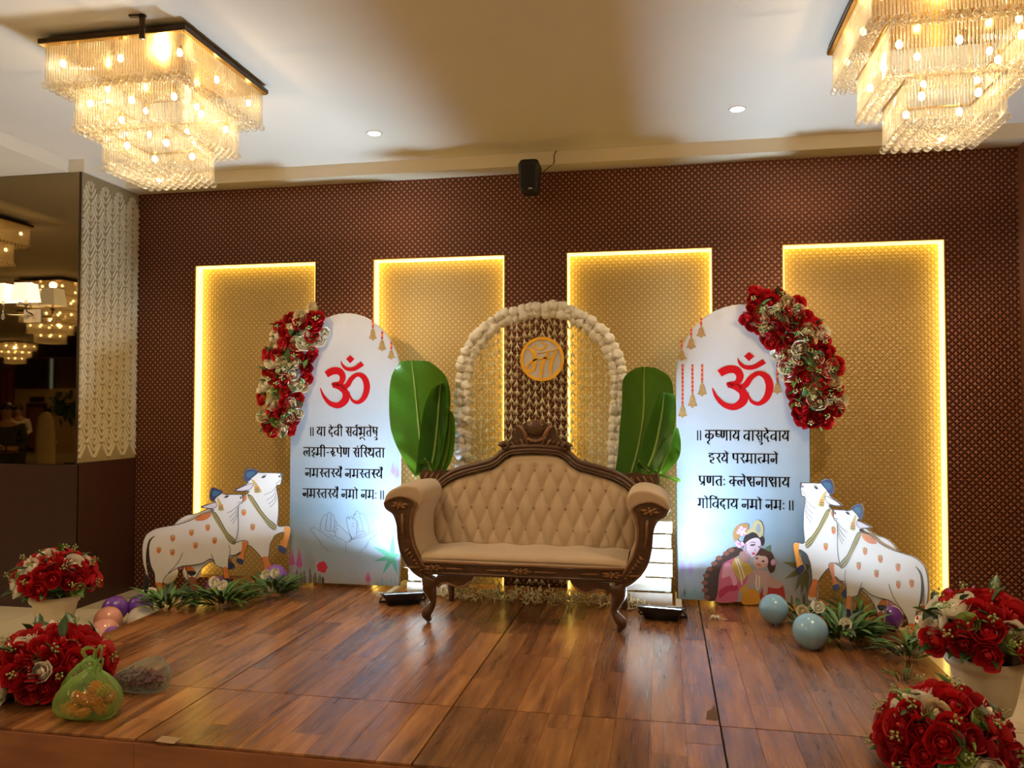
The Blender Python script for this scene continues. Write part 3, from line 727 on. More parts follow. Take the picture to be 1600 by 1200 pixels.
for tip in ((583, 854), (614, 833), (585, 877), (598, 897), (621, 898), (624, 866), (609, 884)): pleaf(BL, (613, 870), tip, 7.5, M_palm)
for px, y1 in ((590, 906), (597, 901), (603, 905), (611, 902), (617, 903)): blade(BL, px, 914, y1, 4, M_teal)
spike(BL, 575, 910, 893, 5, M_mag); spike(BL, 614, 742, 722, 4, M_lav); spike(BL, 620, 748, 728, 4, M_lav); spike(BL, 612, 820, 800, 3, M_lav)
pstem(BL, 613, 765, 25, M_stem)
# line drawing of two hands cradling baby feet
def zline(pts): return [(460+x/8.572, 790+y/8.572) for x, y in pts]
HAND = [[(455,628),(440,590),(380,550),(345,490),(310,435),(250,365),(218,320),(240,292),(290,305),(345,345),(385,352)],
 [(345,345),(345,280),(365,190),(400,128),(428,125),(438,150),(425,230),(415,330)], [(440,150),(450,98),(478,90),(495,115),(492,200),(485,330)],
 [(495,130),(515,118),(535,150),(540,220),(535,300)], [(415,335),(490,340),(525,345)], [(385,352),(420,400),(500,440),(545,480)], [(465,380),(510,410),(550,405),(570,425),(640,450),(685,495),(690,560),(685,630)],
 [(540,200),(565,215),(572,260)], [(530,370),(530,310),(555,270),(600,265),(650,310),(700,360),(745,395),(768,445),(745,478),(700,490),(680,480)], [(545,400),(550,350),(580,300)],
 [(700,200),(715,270),(735,350),(760,420),(780,450),(815,440),(832,380),(835,280),(838,200)], [(700,195),(705,160),(728,155),(738,185),(745,155),(770,150),(778,185),(785,165),(805,165),(812,195),(825,190)],
 [(790,150),(800,110),(815,130)], [(812,140),(825,85),(850,68),(870,100),(880,160),(910,250),(920,340)], [(835,190),(850,260),(865,335)], [(880,115),(905,100),(950,150),(985,240),(1000,320),(985,360)],
 [(835,360),(900,345),(950,350),(965,375)], [(850,410),(920,380),(960,378)], [(715,485),(800,440),(900,425),(980,390),(1050,340),(1090,342),(1108,370),(1060,420),(1000,460),(970,510),(935,560)], [(875,640),(900,600),(960,560),(1000,490)], [(770,240),(800,248)], [(760,275),(795,280)]]
for ln in HAND:
    b = MB(); q = [PY(x, y, Y2) for x, y in zline(ln)]; ribbon(b, [(v.x, v.z, .0030) for v in q], lambda x, z: (x, Y2, z), 4); b.build('hand_outline_print', M_line, BL)
# right board plants
for px, y0, y1 in ((1067, 895, 868), (1079, 897, 872)): spike(BR, px, y0, y1, 5, M_lav)
spike(BR, 1258, 855, 833, 4, M_lav); pstem(BR, 1090, 915, 38, M_stem); pstem(BR, 1096, 910, 30, M_stem)
for k in range(16): blade(BR, 1064+k*2.5, 936, 910+rb.uniform(0, 14), 2.6, M_teal, rb.uniform(-2, 2))
for tip in ((1223, 878), (1225, 905), (1242, 925), (1262, 927), (1264, 882), (1252, 930)): pleaf(BR, (1258, 888), tip, 10, M_palm2)
for px, y1 in ((1237, 929), (1248, 934), (1256, 927)): blade(BR, px, 944, y1, 4, M_palm2)
# painted mother embracing a child (generic)
def Z6(pts): return [(1060+x/6.957, 800+y/6.957) for x, y in pts]
def pic(name, pts, col, k, smooth=True, rough=.6):
    _pk[0] += 1; k += (_pk[0] % 9)*.1
    m = mat('print_'+name+'_%d' % len(MATS), col, rough); q = Z6(spline(pts, 4, True) if smooth else pts)
    b = MB(); b.poly([PY(x, y, Y2-.0004*k) for x, y in q]); return b.build(name, m, BR)
pic('halo_print', [(590,240),(620,165),(690,125),(760,135),(760,200),(690,250),(620,320)], (.30,.17,.07), 0)
pic('braid_print', [(640,380),(700,420),(660,470),(560,520),(480,580),(440,700),(430,840),(400,960),(300,955),(280,870),(275,780),(280,700),(300,640),(360,590),(410,510),(480,470),(540,400)], (.035,.015,.012), 0)
for i, (x, y) in enumerate(((575,415),(520,450),(440,500),(390,560),(340,620),(300,690),(285,770),(290,850),(310,930))): pic('braid_coil_print', [(x-38,y),(x,y-28),(x+36,y),(x,y+26)], (.16,.06,.035), 1)
pic('shawl_print', [(490,560),(560,520),(620,500),(700,560),(760,640),(760,760),(690,840),(650,880),(640,960),(560,985),(410,975),(430,880),(440,740),(465,630)], (.45,.10,.17), 1)
pic('shawl_fold_print', [(500,580),(560,560),(600,640),(640,760),(600,800),(560,700),(490,720),(470,690)], (.60,.30,.38), 2)
pic('shawl_fold_print', [(440,860),(540,800),(640,800),(640,850),(540,870),(450,940)], (.33,.015,.06), 2)
pic('child_wrap_print', [(960,780),(1040,760),(1110,770),(1150,840),(1160,920),(1140,990),(900,1000),(860,960),(900,860)], (.34,.03,.03), 1)
pic('skirt_print', [(720,860),(800,830),(860,870),(890,950),(860,1000),(700,1000),(690,920)], (.50,.24,.02), 2)
pic('bodice_print', [(620,500),(690,500),(770,560),(800,640),(740,700),(680,760),(610,660),(580,580)], (.46,.32,.06), 2)
pic('neck_print', [(680,430),(770,440),(780,540),(720,560),(660,500)], (.34,.20,.19), 2)
pic('hair_print', [(700,330),(730,250),(800,220),(880,230),(930,280),(935,330),(910,370),(880,300),(800,290),(740,370),(700,390)], (.018,.012,.018), 2)
pic('face_print', [(720,350),(780,300),(850,280),(890,310),(890,380),(860,440),(820,485),(780,485),(730,440),(710,400)], (.60,.50,.62), 3)
pic('face_shade_print', [(715,370),(740,340),(745,420),(790,475),(775,485),(725,440)], (.38,.26,.36), 4)
pic('crown_print', [(735,250),(750,200),(800,170),(820,110),(870,90),(910,130),(925,200),(910,260),(880,275),(850,235),(800,220)], (.42,.36,.20), 4)
pic('crown_inset_print', [(840,190),(855,140),(875,125),(890,150),(895,200),(870,230)], (.22,.27,.33), 5)
for (x, y, r) in ((660,215,30),(700,230,34),(680,180,28),(655,360,32),(640,330,24),(690,350,26),(720,190,20)):
    for j in range(5): a = j*1.257; pic('hair_flower_print', [(x+r*.5*cos(a)+r*.5*cos(q*1.05), y+r*.5*sin(a)+r*.5*sin(q*1.05)) for q in range(6)], (.60,.16,.42) if (x+j) % 2 else (.70,.55,.66), 5)
pic('eye_print', [(780,355),(810,348),(840,352),(832,362),(805,372),(785,366)], (.10,.06,.09), 5); pic('eye_print', [(862,378),(880,372),(890,376),(880,388)], (.10,.06,.09), 5)
pic('brow_print', [(760,345),(800,322),(840,332),(838,338),(800,330)], (.08,.04,.05), 5); pic('lips_print', [(795,445),(820,440),(838,452),(815,466)], (.50,.06,.11), 5); pic('nose_print', [(832,400),(845,425),(826,428)], (.42,.28,.36), 5)
pic('child_hair_print', [(850,410),(900,395),(960,410),(1010,440),(1040,500),(1055,580),(1040,640),(1000,660),(970,600),(970,520),(900,460),(840,480)], (.045,.018,.012), 3)
pic('child_body_print', [(830,610),(920,640),(980,650),(1000,720),(980,800),(960,900),(920,900),(920,800),(870,830),(820,780),(790,700)], (.44,.30,.29), 2)
pic('child_arm_print', [(990,700),(1080,740),(1130,790),(1090,830),(1000,820),(960,790)], (.42,.27,.24), 3)
pic('child_face_print', [(815,530),(840,475),(900,450),(960,490),(975,550),(940,605),(880,615),(830,600)], (.52,.33,.28), 4)
pic('child_fringe_print', [(840,480),(880,440),(950,450),(975,500),(940,480),(905,478),(870,470)], (.05,.02,.012), 5)
pic('child_eye_print', [(838,500),(858,495),(868,508),(848,514)], (.03,.015,.02), 5); pic('child_eye_print', [(905,530),(930,525),(938,540),(915,545)], (.03,.015,.02), 5)
pic('child_lips_print', [(850,555),(880,568),(900,580),(870,582)], (.48,.05,.07), 5)
pic('feather_print', [(945,390),(975,370),(1000,360),(1000,400),(980,430)], (.07,.16,.10), 5); pic('hair_flower_print', [(1005,540),(1030,510),(1055,540),(1040,580),(1010,575)], (.55,.26,.44), 5)
pic('hand_print', [(760,690),(800,655),(840,680),(850,730),(800,780),(760,830),(690,880),(660,850),(730,780)], (.40,.26,.27), 4)
pic('bangle_print', [(665,840),(720,790),(750,800),(745,830),(690,880)], (.46,.28,.05), 5)
for pts in ([(620,510),(650,600),(680,700),(690,790)], [(640,505),(690,620),(720,720)], [(850,680),(845,800),(860,850),(878,800),(880,690)]):
    b = MB(); q = [PY(x, y, Y2-.0024) for x, y in Z6(pts)]; ribbon(b, [(v.x, v.z, .004) for v in q], lambda x, z: (x, Y2-.0024, z), 4); b.build('pearl_string_print', mat('pearl_print', (.66,.62,.56), .6), BR)
# ================================================================ sofa
SCX = -.955
def ZP(x, y, Y): return PY(580+x/3.2, 640+y/3.2, Y)      # traced on the sofa, depth Y
M_velvet = noisy('beige_velvet', (.50, .365, .235), (.45, .325, .205), 5, .75, sheen=.35, bump=.05)
M_walnut = noisy('carved_walnut', (.105, .048, .020), (.055, .024, .010), 14, .38, (1,1,3), bump=.25)
M_walnut2 = noisy('gilded_walnut_relief', (.26, .125, .048), (.16, .075, .028), 14, .35, bump=.15)
M_btn = noisy('velvet_button', (.36, .25, .155), (.33, .22, .13), 20, .7)
M_nail = mat('dark_upholstery_nail', (.05, .03, .015), .3, .7)
sofa = thing('sofa', 'tufted beige velvet sofa with carved walnut frame at the centre of the stage', 'sofa', (SCX, 5.6, ZS))
def mir(pts): return [(2*SCX-p[0], p[1], p[2]) for p in pts]
def both(fn):
    for s in (0, 1): fn(lambda pts, s=s: [tuple(p) for p in pts] if not s else mir(pts), s)
# --- back cushion, tufted
topc = [(330,395),(362,385),(400,355),(450,330),(520,310),(600,290),(640,270),(680,235),(720,220),(775,214)]
YB0, YB1 = 5.80, 5.95
cur = [ZP(x, y, 5.93) for x, y in topc]; cur = [(p.x-SCX, p.z) for p in cur]; cur[-1] = (0., cur[-1][1])
cur = spline(cur, 4)
half = [(x, z) for x, z in cur]; full = half + [(-x, z) for x, z in reversed(half[:-1])]
def ztop(x):
    x = -abs(x)
    for (a, za), (c, zc) in zip(half, half[1:]):
        if a <= x <= c: return za + (zc-za)*(x-a)/(c-a) if c > a else za
    return half[0][1]
XB = -half[0][0]
zbot = .66
btn = []
rows = [(735, [630,715,800,880,968]), (764, [420,508,592,678,762,845,932,1018,1105,1190]), (793, [392,468,555,640,725,805,890,978,1066,1152,1236]), (825, [430,512,597,682,768,850,937,1025,1110,1200])]
DX = .1185; zr = [PY(840, y, 5.87).z for y, _ in rows]; DZ = (zr[0]-zr[3])/3
def lean(z): return YB0 + (YB1-YB0)*(z-zbot)/.8
def tuft(x, z):
    a = x/DX; c = (z-zr[3])/DZ
    u = a + c*.5; v = a - c*.5     # lines through staggered buttons
    pil = (abs(cos(pi*u)*cos(pi*v)))**.45
    edge = min(1, max(0, (ztop(x)-z)/.07), max(0, (z-zbot+.02)/.05), (XB-abs(x))/.05+.15)
    fade = min(1, max(0, (zr[0]+.07-z)/.06), 1)
    return -(.012 + .026*(pil*fade+.75*(1-fade)))*max(0, edge)**.6
NX_, NZ_ = 150, 56; rws = []
for j in range(NZ_+1):
    r = []
    for i in range(NX_+1):
        x = -XB+2*XB*i/NX_; zt = ztop(x); z = zbot+(zt-zbot)*j/NZ_
        r.append((SCX+x, lean(z)+tuft(x, z), z))
    rws.append(r)
b = MB(); b.grid(rws); back = b.build('backrest', M_velvet, sofa, True)
b = MB(); b.prism([(SCX+x, lean(z)+.02, z) for x, z in full] + [(SCX+XB, YB0+.02, zbot-.05), (SCX-XB, YB0+.02, zbot-.05)], (0, .05, 0)); b.build('back_panel', M_walnut, sofa)
bme = MB().sphere((0,0,0), .011, 10, 6, (1, .6, 1)).mesh('button', M_btn, True)
k0 = {0: 0, 1: .5, 2: 0, 3: .5}
for ri, (py, xs) in enumerate(rows):
    n = len(xs); off = (n-1)/2
    for i in range(n):
        x = (i-off)*DX
        inst('button', bme, back, (SCX+x, lean(zr[ri])+tuft(x, zr[ri])-.004, zr[ri]))
# moulded top rail following the back
rail = []
for i, (x, z) in enumerate(full):
    x2, z2 = full[min(i+1, len(full)-1)]; x1, z1 = full[max(i-1, 0)]; d = hypot(x2-x1, z2-z1) or 1
    rail.append((x-(z2-z1)/d, z+(x2-x1)/d, x, z, -(z2-z1)/d, (x2-x1)/d))
for off, r, dy, nm in ((.022, .016, -.02, 'top_rail'), (.050, .020, -.005, 'top_rail_moulding'), (.004, .007, -.035, 'rail_bead')):
    b = MB(); b.tube([(SCX+q[2]+q[4]*off, lean(q[3])+dy, q[3]+q[5]*off) for q in rail], r, 8, flat=1.2); b.build(nm, M_walnut, sofa, True)
nail = MB().sphere((0,0,0), .005, 6, 4).mesh('nail', M_nail, True)
nb = MB()
for i in range(0, len(full)-1):
    for t_ in (0, .34, .67):
        x = full[i][0]+(full[i+1][0]-full[i][0])*t_; z = full[i][1]+(full[i+1][1]-full[i][1])*t_; nb.sphere((SCX+x, lean(z)-.030, z-.010), .0045, 5, 3)
tag(nb.build('nail_heads', M_nail, sofa, True), kind='stuff')
# crest
YC = 5.93
cr = [(650,205),(655,170),(690,160),(715,120),(728,85),(745,90),(765,68),(812,48)]
crp = [ZP(x, y, YC) for x, y in cr]; cl = [(p.x, YC, p.z) for p in crp]; cl[-1] = (SCX, YC, cl[-1][2])
bl_ = [(650,205),(690,222),(735,205),(812,196)]; bp = [ZP(x, y, YC) for x, y in bl_]; bp = [(p.x, YC, p.z) for p in bp]; bp[-1] = (SCX, YC, bp[-1][2])
outl = cl + mir(cl[:-1])[::-1] + mir(bp)[:-1][1:] + bp[::-1][:-1]
b = MB(); b.prism(outl, (0, .05, 0)); crest = b.build('crest', M_walnut, sofa, fix=True)
cz = lambda y: ZP(812, y, YC).z
def arc(cx, cz_, r, a0, a1, n=12, sx=1.): return [(cx+r*cos(radians(a0+(a1-a0)*i/n))*sx, YC-.012, cz_+r*sin(radians(a0+(a1-a0)*i/n))) for i in range(n+1)]
u = cz(100)-cz(101)
b = MB()
b.tube(arc(SCX, cz(95), 62*u, 198, 342), .012, 7); b.build('garland', M_walnut2, crest, True)
for i in range(9):
    a = radians(205+i*16.2); MB().sphere((SCX+62*u*cos(a), YC-.016, cz(95)+62*u*sin(a)), .014, 8, 5, (1,.8,1)).build('garland_bead', M_walnut2, crest, True)
MB().sphere((SCX, YC-.004, cz(92)), 46*u, 14, 8, (1, .45, .95)).build('boss', M_walnut, crest, True)
for i in range(7):
    a = radians(20+i*23.3); MB().tube([(SCX+20*u*cos(a), YC-.02, cz(88)+14*u*sin(a)), (SCX+44*u*cos(a), YC-.018, cz(86)+38*u*sin(a))], [.004, .011], 6).build('shell_rib', M_walnut2, crest, True)
def crest_side(M, s):
    MB().tube(M([(SCX-86*u, YC-.01, cz(80)), (SCX-70*u, YC-.016, cz(92)), (SCX-52*u, YC-.018, cz(118)), (SCX-36*u, YC-.016, cz(140))]), [.010, .016, .014, .008], 7).build('horn', M_walnut2, crest, True)
    for i in range(5):
        x0 = SCX-(40+i*24)*u; MB().tube(M(spline([(x0+8*u, YC-.008, cz(188-i*1.)), (x0-2*u, YC-.016, cz(160+i*3)), (x0-14*u, YC-.014, cz(140+i*9))], 4)), [.006]+[.010]*7+[.004], 6).build('acanthus_leaf', M_walnut2 if i % 2 else M_walnut, crest, True)
    sp = [(SCX-(152+22*cos(q*.5)*(1-q/16))*u, YC-.034, cz(186-22*sin(q*.5)*(1-q/16))) for q in range(14)]
    MB().tube(M(sp[::-1]), [.010+.0010*q for q in range(14)], 7).build('scroll', M_walnut, crest, True)
    MB().tube(M(spline([(SCX-160*u, YC-.005, cz(186)), (SCX-152*u, YC-.01, cz(212)), (SCX-128*u, YC-.012, cz(240)), (SCX-175*u, YC-.006, cz(262))], 5)), .014, 7).build('scroll_stem', M_walnut, crest, True)
both(crest_side)
# carved corner blocks at the ends of the back
def corner(M, s):
    pts = [ZP(x, y, 5.97) for x, y in ((252,300),(300,306),(352,298),(405,306),(420,330),(370,372),(330,384),(256,362),(246,330))]
    MB().prism(M([(p.x, 5.95, p.z) for p in pts]), (0, .05, 0)).build('corner_block', M_walnut, sofa, fix=True)
    for i in range(5):
        p = ZP(275+i*28, 330+i*3, 5.95); MB().tube(M([(p.x-.012, 5.943, p.z-.03), (p.x, 5.938, p.z), (p.x+.018, 5.943, p.z+.028)]), [.004, .009, .004], 6).build('corner_carving', M_walnut2, sofa, True)
both(corner)
# arms
ARM = [(58,470),(64,436),(88,408),(130,388),(180,380),(226,392),(252,425),(250,470),(228,515),(214,570),(215,630),(230,690),(254,740),(272,790),(235,800),(188,750),(160,690),(148,620),(142,560),(125,520),(85,500)]
PAN = [(66,466),(95,447),(135,434),(185,442),(222,470),(206,505),(197,565),(201,630),(218,695),(243,745),(264,784),(300,790),(300,842),(262,842),(225,825),(180,778),(150,716),(136,645),(131,575),(112,522),(78,496)]
YA0, YA1, YFR = 5.335, 5.97, 5.315
armp = [(ZP(x, y, YA0).x, ZP(x, y, YA0).z) for x, y in ARM]; ac = (sum(p[0] for p in armp)/len(armp), sum(p[1] for p in armp)/len(armp))
armp = spline(armp, 3, True)
def arm(M, s):
    rings = []
    for y, k in ((YA0+.015, .90), (YA0+.018, .965), (YA0+.04, 1.), (5.5, 1.005), (5.7, 1.0), (5.9, .985), (YA1, .95)):
        ring = []
        for (x, z) in armp:
            ring.append((ac[0]+(x-ac[0])*k, y, z + (ac[1]-z)*(1-k)*.6 + (.012 if z > 1.05 else 0)*sin(pi*(y-YA0)/.63)))
        rings.append(ring)
    b = MB(); b.grid([M(r) for r in rings], True); n = len(armp)
    b.f.append(tuple(range(n))); b.f.append(tuple(range(6*n, 7*n)))
    o = b.build('arm', M_velvet, sofa, True, 50, fix=True)
    # outer wooden panel of the arm
    pan = [ZP(x, y, YFR) for x, y in PAN]; pl = [(p.x, p.z) for p in pan]
    sm = spline(pl[:11], 3)[:-1] + pl[10:14] + spline(pl[13:], 3)[1:]
    o = MB().prism(M([(x, YFR, z) for x, z in sm]), (0, .045, 0)).build('arm_front', M_walnut, sofa, fix=True)
    MB().tube(M([(x, YFR-.002, z) for x, z in spline(pl[:11], 4)]), .008, 6).build('arm_bead', M_walnut2, o, True)
    MB().tube(M([(x, YFR-.002, z) for x, z in spline(pl[13:]+pl[:1], 4)]), .007, 6).build('arm_bead', M_walnut, o, True)
    c = ZP(142, 478, YFR)     # carved flower in the scroll
    MB().sphere(M([(c.x, YFR-.006, c.z)])[0], .016, 10, 6, (1, .6, 1)).build('rosette', M_walnut2, o, True)
    for i in range(6):
        a = i*pi/3+.3; MB().tube(M([(c.x+.014*cos(a), YFR-.004, c.z+.010*sin(a)), (c.x+.04*cos(a), YFR-.008, c.z+.020*sin(a)), (c.x+.066*cos(a), YFR-.002, c.z+.026*sin(a))]), [.005, .011, .003], 6).build('petal', M_walnut2, o, True)
    st = [ZP(x, y, YFR) for x, y in ((155,520),(157,560),(158,600),(166,650))]
    MB().tube(M([(p.x, YFR-.004, p.z) for p in st]), [.010, .012, .009, .004], 6).build('stem_carving', M_walnut2, o, True)
    for i in range(7):      # acanthus along the lower curve
        p = ZP(190+i*9, 690+i*18, YFR); q = ZP(178+i*14, 712+i*16, YFR)
        MB().tube(M([(p.x, YFR-.002, p.z), ((p.x+q.x)/2, YFR-.010, (p.z+q.z)/2), (q.x-.02, YFR-.002, q.z)]), [.004, .012, .003], 6).build('acanthus_carving', M_walnut2, o, True)
both(arm)
# seat
zs0, zs1 = ZP(700, 772, 5.34).z, ZP(700, 728, 5.36).z
xl = ZP(250, 770, 5.34).x-SCX
prof = [(5.345, zs0), (5.332, zs0+.02), (5.332, zs1-.03), (5.345, zs1-.008), (5.38, zs1+.004), (5.5, zs1+.014), (5.65, zs1+.012), (5.80, zs1+.0), (5.88, zs1-.02)]
rws = []
for i in range(25):
    x = -1+2*i/24; xx = xl*x*(1); e_ = 1-abs(x)**8
    rws.append([(SCX+xx*(1-.0*(y-5.34)), y, z - (1-e_)*.012 + .006*sin(i*1.3)*(y > 5.4)) for y, z in prof])
b = MB(); b.grid(rws); b.build('seat', M_velvet, sofa, True, fix=True)
b = MB(); b.box(SCX+xl, SCX-xl, 5.35, 5.9, zs0-.02, zs0+.03); b.build('seat_deck', M_walnut, sofa)
b = MB(); b.tube([(SCX+xl, 5.33, zs0+.004), (SCX-xl, 5.33, zs0+.004)], .006, 6); b.build('seat_piping', M_velvet, sofa, True)
# front rail
zr0, zr1 = ZP(700, 838, YFR).z, ZP(700, 778, YFR).z
xr_ = ZP(262, 800, YFR).x-SCX
b = MB(); b.box(SCX+xr_, SCX-xr_, YFR+.004, YFR+.05, zr0, zr1); b.box(SCX+xr_, SCX+xr_+.04, YFR+.05, 5.95, zr0, zr1); b.box(SCX-xr_-.04, SCX-xr_, YFR+.05, 5.95, zr0, zr1); b.box(SCX+xr_, SCX-xr_, 5.91, 5.95, zr0, zr1+.05)
fr_ = b.build('front_rail', M_walnut, sofa)
for z, r in ((zr1, .009), (zr0+.006, .011)): MB().tube([(SCX+xr_-.01, YFR, z), (SCX-xr_+.01, YFR, z)], r, 7).build('rail_bead', M_walnut2 if z == zr1 else M_walnut, fr_, True)
zm = (zr0+zr1)/2
def spray(cx, w, n):
    MB().sphere((cx, YFR-.002, zm), .018, 10, 6, (1, .6, .9)).build('rosette', M_walnut2, fr_, True)
    for i in range(n):
        a = 2*pi*i/n; MB().tube([(cx+.016*cos(a), YFR, zm+.01*sin(a)), (cx+.04*cos(a), YFR-.006, zm+.018*sin(a)), (cx+.075*cos(a), YFR+.002, zm+.02*sin(a))], [.004, .010, .003], 6).build('petal', M_walnut2, fr_, True)
    for s in (-1, 1): MB().tube([(cx+s*.09, YFR-.001, zm), (cx+s*(.09+w*.5), YFR-.003, zm), (cx+s*(.09+w), YFR-.001, zm)], [.005, .007, .003], 6).build('reed_carving', M_walnut2, fr_, True)
spray(SCX, .15, 8); spray(SCX+xr_+.07, .12, 7); spray(SCX-xr_-.07, .12, 7)
# legs
LEG = [(300,838,44),(292,862,46),(290,890,42),(298,920,32),(306,948,23),(308,972,18),(298,995,22),(282,1018,28),(276,1038,27),(284,1058,18),(292,1075,13)]
def legs(M, s):
    pts = []; rr = []
    for x, y, r in LEG: p = ZP(x, y, 5.34); pts.append((p.x, 5.345, p.z)); rr.append(r*.00128)
    dz = pts[-1][2]-ZS-.008; pts = [(a, c, d-dz*(i/(len(pts)-1))) for i, (a, c, d) in enumerate(pts)]
    sp = spline([(*p, r) for p, r in zip(pts, rr)], 3)
    sp = M([q[:3] for q in sp]), [q[3] for q in sp]
    MB().tube(sp[0], sp[1], 10).build('leg', M_walnut, sofa, True)
    ap = [ZP(x, y, 5.335) for x, y in ((330,828),(520,828),(500,856),(470,880),(440,888),(410,878),(385,866),(355,868),(335,888),(325,870))]
    o = MB().prism(M([(p.x, 5.325, p.z) for p in ap]), (0, .03, 0)).build('apron', M_walnut, sofa, fix=True)
    MB().tube(M([(p.x, 5.325, p.z) for p in ap[2:9]]), .007, 6).build('apron_scroll', M_walnut2, o, True)
    bl2 = [(-.64, 5.9, zr0+.02, .045), (-.65, 5.92, .38, .035), (-.66, 5.95, .27, .022), (-.66, 5.955, ZS+.006, .022)]
    MB().tube(M([(SCX+a, y, z) for a, y, z, r in bl2]), [q[3] for q in bl2], 8).build('leg', M_walnut, sofa, True)
both(legs)
# ================================================================ flower arch with tuberose strings
rf = random.Random(21)
ACX, AYY = -.950, 6.13
arch_px = [(725,720),(724,660),(724,600),(728,570),(738,545),(757,518),(781,502),(811,490),(846,485),(881,487),(907,498),(935,518),(954,543),(965,575),(967,605),(965,650),(963,720)]
ap_ = [PY(x, y, AYY) for x, y in arch_px]; apath = [(p.x, AYY, p.z) for p in ap_]
apath = [(apath[0][0], AYY, ZS+.01), (apath[0][0], AYY, .7)] + apath + [(apath[-1][0], AYY, .7), (apath[-1][0], AYY, ZS+.01)]
arch = thing('flower_arch', 'round-topped arch of white puff flowers hung with tuberose strings behind the sofa', 'flower arch', (ACX, AYY, ZS))
sp_ = spline(apath, 10)
MB().tube(sp_, .012, 8).build('hoop', mat('white_pipe', (.6,.6,.58), .4), arch, True)
M_puff = noisy('white_puff_flower', (.86, .84, .77), (.78, .75, .66), 25, .85, bump=.6, sub=.0)
def puff_mesh(seed):
    r = random.Random(seed); b = MB(); b.sphere((0,0,0), .036, 12, 9); v2 = []
    for x, y, z in b.v:
        k = 1+.16*sin(9*atan2(y, x)+z*120+seed)+r.uniform(-.09, .09); v2.append((x*k, y*k, z*k))
    b.v = v2; return b.mesh('puff_flower', M_puff, True)
puffs = [puff_mesh(i) for i in range(3)]
L_ = 0.; last = None; k = 0
for i in range(len(sp_)-1):
    a = Vector(sp_[i]); c = Vector(sp_[i+1]); d = (c-a).length; t_ = (c-a).normalized(); nrm = Vector((-t_.z, 0, t_.x))
    L_ += d
    if L_ >= .062:
        L_ -= .062
        if a.z < .55: continue
        for o_, y_ in ((.026, -.012), (-.026, .0)):
            k += 1; inst('puff_flower', puffs[k % 3], arch, a+nrm*o_+Vector((0, y_+rf.uniform(-.012, .012), rf.uniform(-.012, .012))), rot=(rf.uniform(0,6), rf.uniform(0,6), rf.uniform(0,6)), scale=rf.uniform(1.05, 1.35))
M_tube = noisy('tuberose_petal', (.70, .67, .42), (.78, .74, .55), 30, .7)
M_thread = mat('green_thread', (.22, .26, .08), .8)
def ztop_arch(x):
    best = .7
    for q in sp_:
        if abs(q[0]-x) < .03: best = max(best, q[2])
    return best
def tuft_geo(b, x, y, z, r, s=1.):
    n = 5; a0 = r.uniform(0, 6)
    b.tube([(x, y, z+.012*s), (x, y, z)], [.003*s, .006*s], 5)
    for k in range(n):
        a = a0+2*pi*k/n+r.uniform(-.2, .2); l = r.uniform(.034, .05)*s; w_ = r.uniform(.016, .03)*s
        p1 = Vector((x+cos(a)*w_*.5, y+sin(a)*w_*.5, z-l*.5)); p2 = Vector((x+cos(a)*w_, y+sin(a)*w_, z-l))
        b.tube([(x, y, z), p1, p2], [.004*s, .0042*s, .001*s], 3)
x0, x1 = apath[3][0]+.05, apath[-4][0]-.05; NS = 24
for i in range(NS):
    x = x0+(x1-x0)*i/(NS-1)+rf.uniform(-.008, .008); y = AYY-.005+rf.uniform(-.02, .02); zt = ztop_arch(x)-.03; zb_ = ZS+rf.uniform(.05, .16)
    b = MB(); b.tube([(x, y, zt), (x, y, zb_)], .0012, 4); z = zt-.03-rf.uniform(0, .05)
    while z > zb_+.02:
        if z > .9 or z < .62: tuft_geo(b, x+rf.uniform(-.004, .004), y, z, rf)
        z -= rf.uniform(.062, .085)
    b.build('tuberose_string', M_tube, arch, True)
# fallen string ends heaped under the sofa
b = MB()
for i in range(420):
    x = rf.uniform(-1.72, -.12); y = rf.uniform(5.93, 6.2); z = ZS+rf.uniform(.004, .05)*(1 if rf.random() < .7 else 2.2); a = rf.uniform(0, 2*pi); l = rf.uniform(.03, .075)
    m_ = Vector((x+cos(a)*l*.5, y+sin(a)*l*.5, z+rf.uniform(.0, .03))); e_ = Vector((x+cos(a)*l, y+sin(a)*l, ZS+rf.uniform(.004, .05)))
    b.tube([(x, y, z), m_, e_], [.005, .0065, .002], 4)
o = solo('tuberose_heap', b, M_tube, 'heap of loose tuberose buds on the stage under the sofa', 'flowers', (-.92, 6.05, ZS), smooth=True); o['kind'] = 'stuff'
# round gold sign
SC_ = PY(847, 561, 6.06); RS = .172
sign = thing('round_sign', 'round gold-rimmed sign with gold script hung in the flower arch', 'sign', (SC_.x, 6.06, SC_.z-RS))
M_goldp = noisy('gold_mirror_acrylic', (.95, .52, .03), (.86, .44, .02), 6, .3, metal=.1)
M_whitep = noisy('grey_white_acrylic', (.62, .60, .60), (.55, .53, .53), 6, .4)
def circ(r, n=48, y=6.06): return [(SC_.x+r*cos(2*pi*i/n), y, SC_.z+r*sin(2*pi*i/n)) for i in range(n)]
MB().prism(circ(RS-.004), (0, .006, 0)).build('disc', M_whitep, sign)
b = MB(); A_, B_, C2, D_ = circ(RS, y=6.052), circ(RS-.022, y=6.052), circ(RS-.022, y=6.062), circ(RS, y=6.064)
b.grid([A_, B_, C2, D_, A_], True); b.build('rim', M_goldp, sign)
def sg(x, y): return ((x-712)/430*RS*.985, (608-y)/430*RS*.985)     # traced on the 1320 px crop
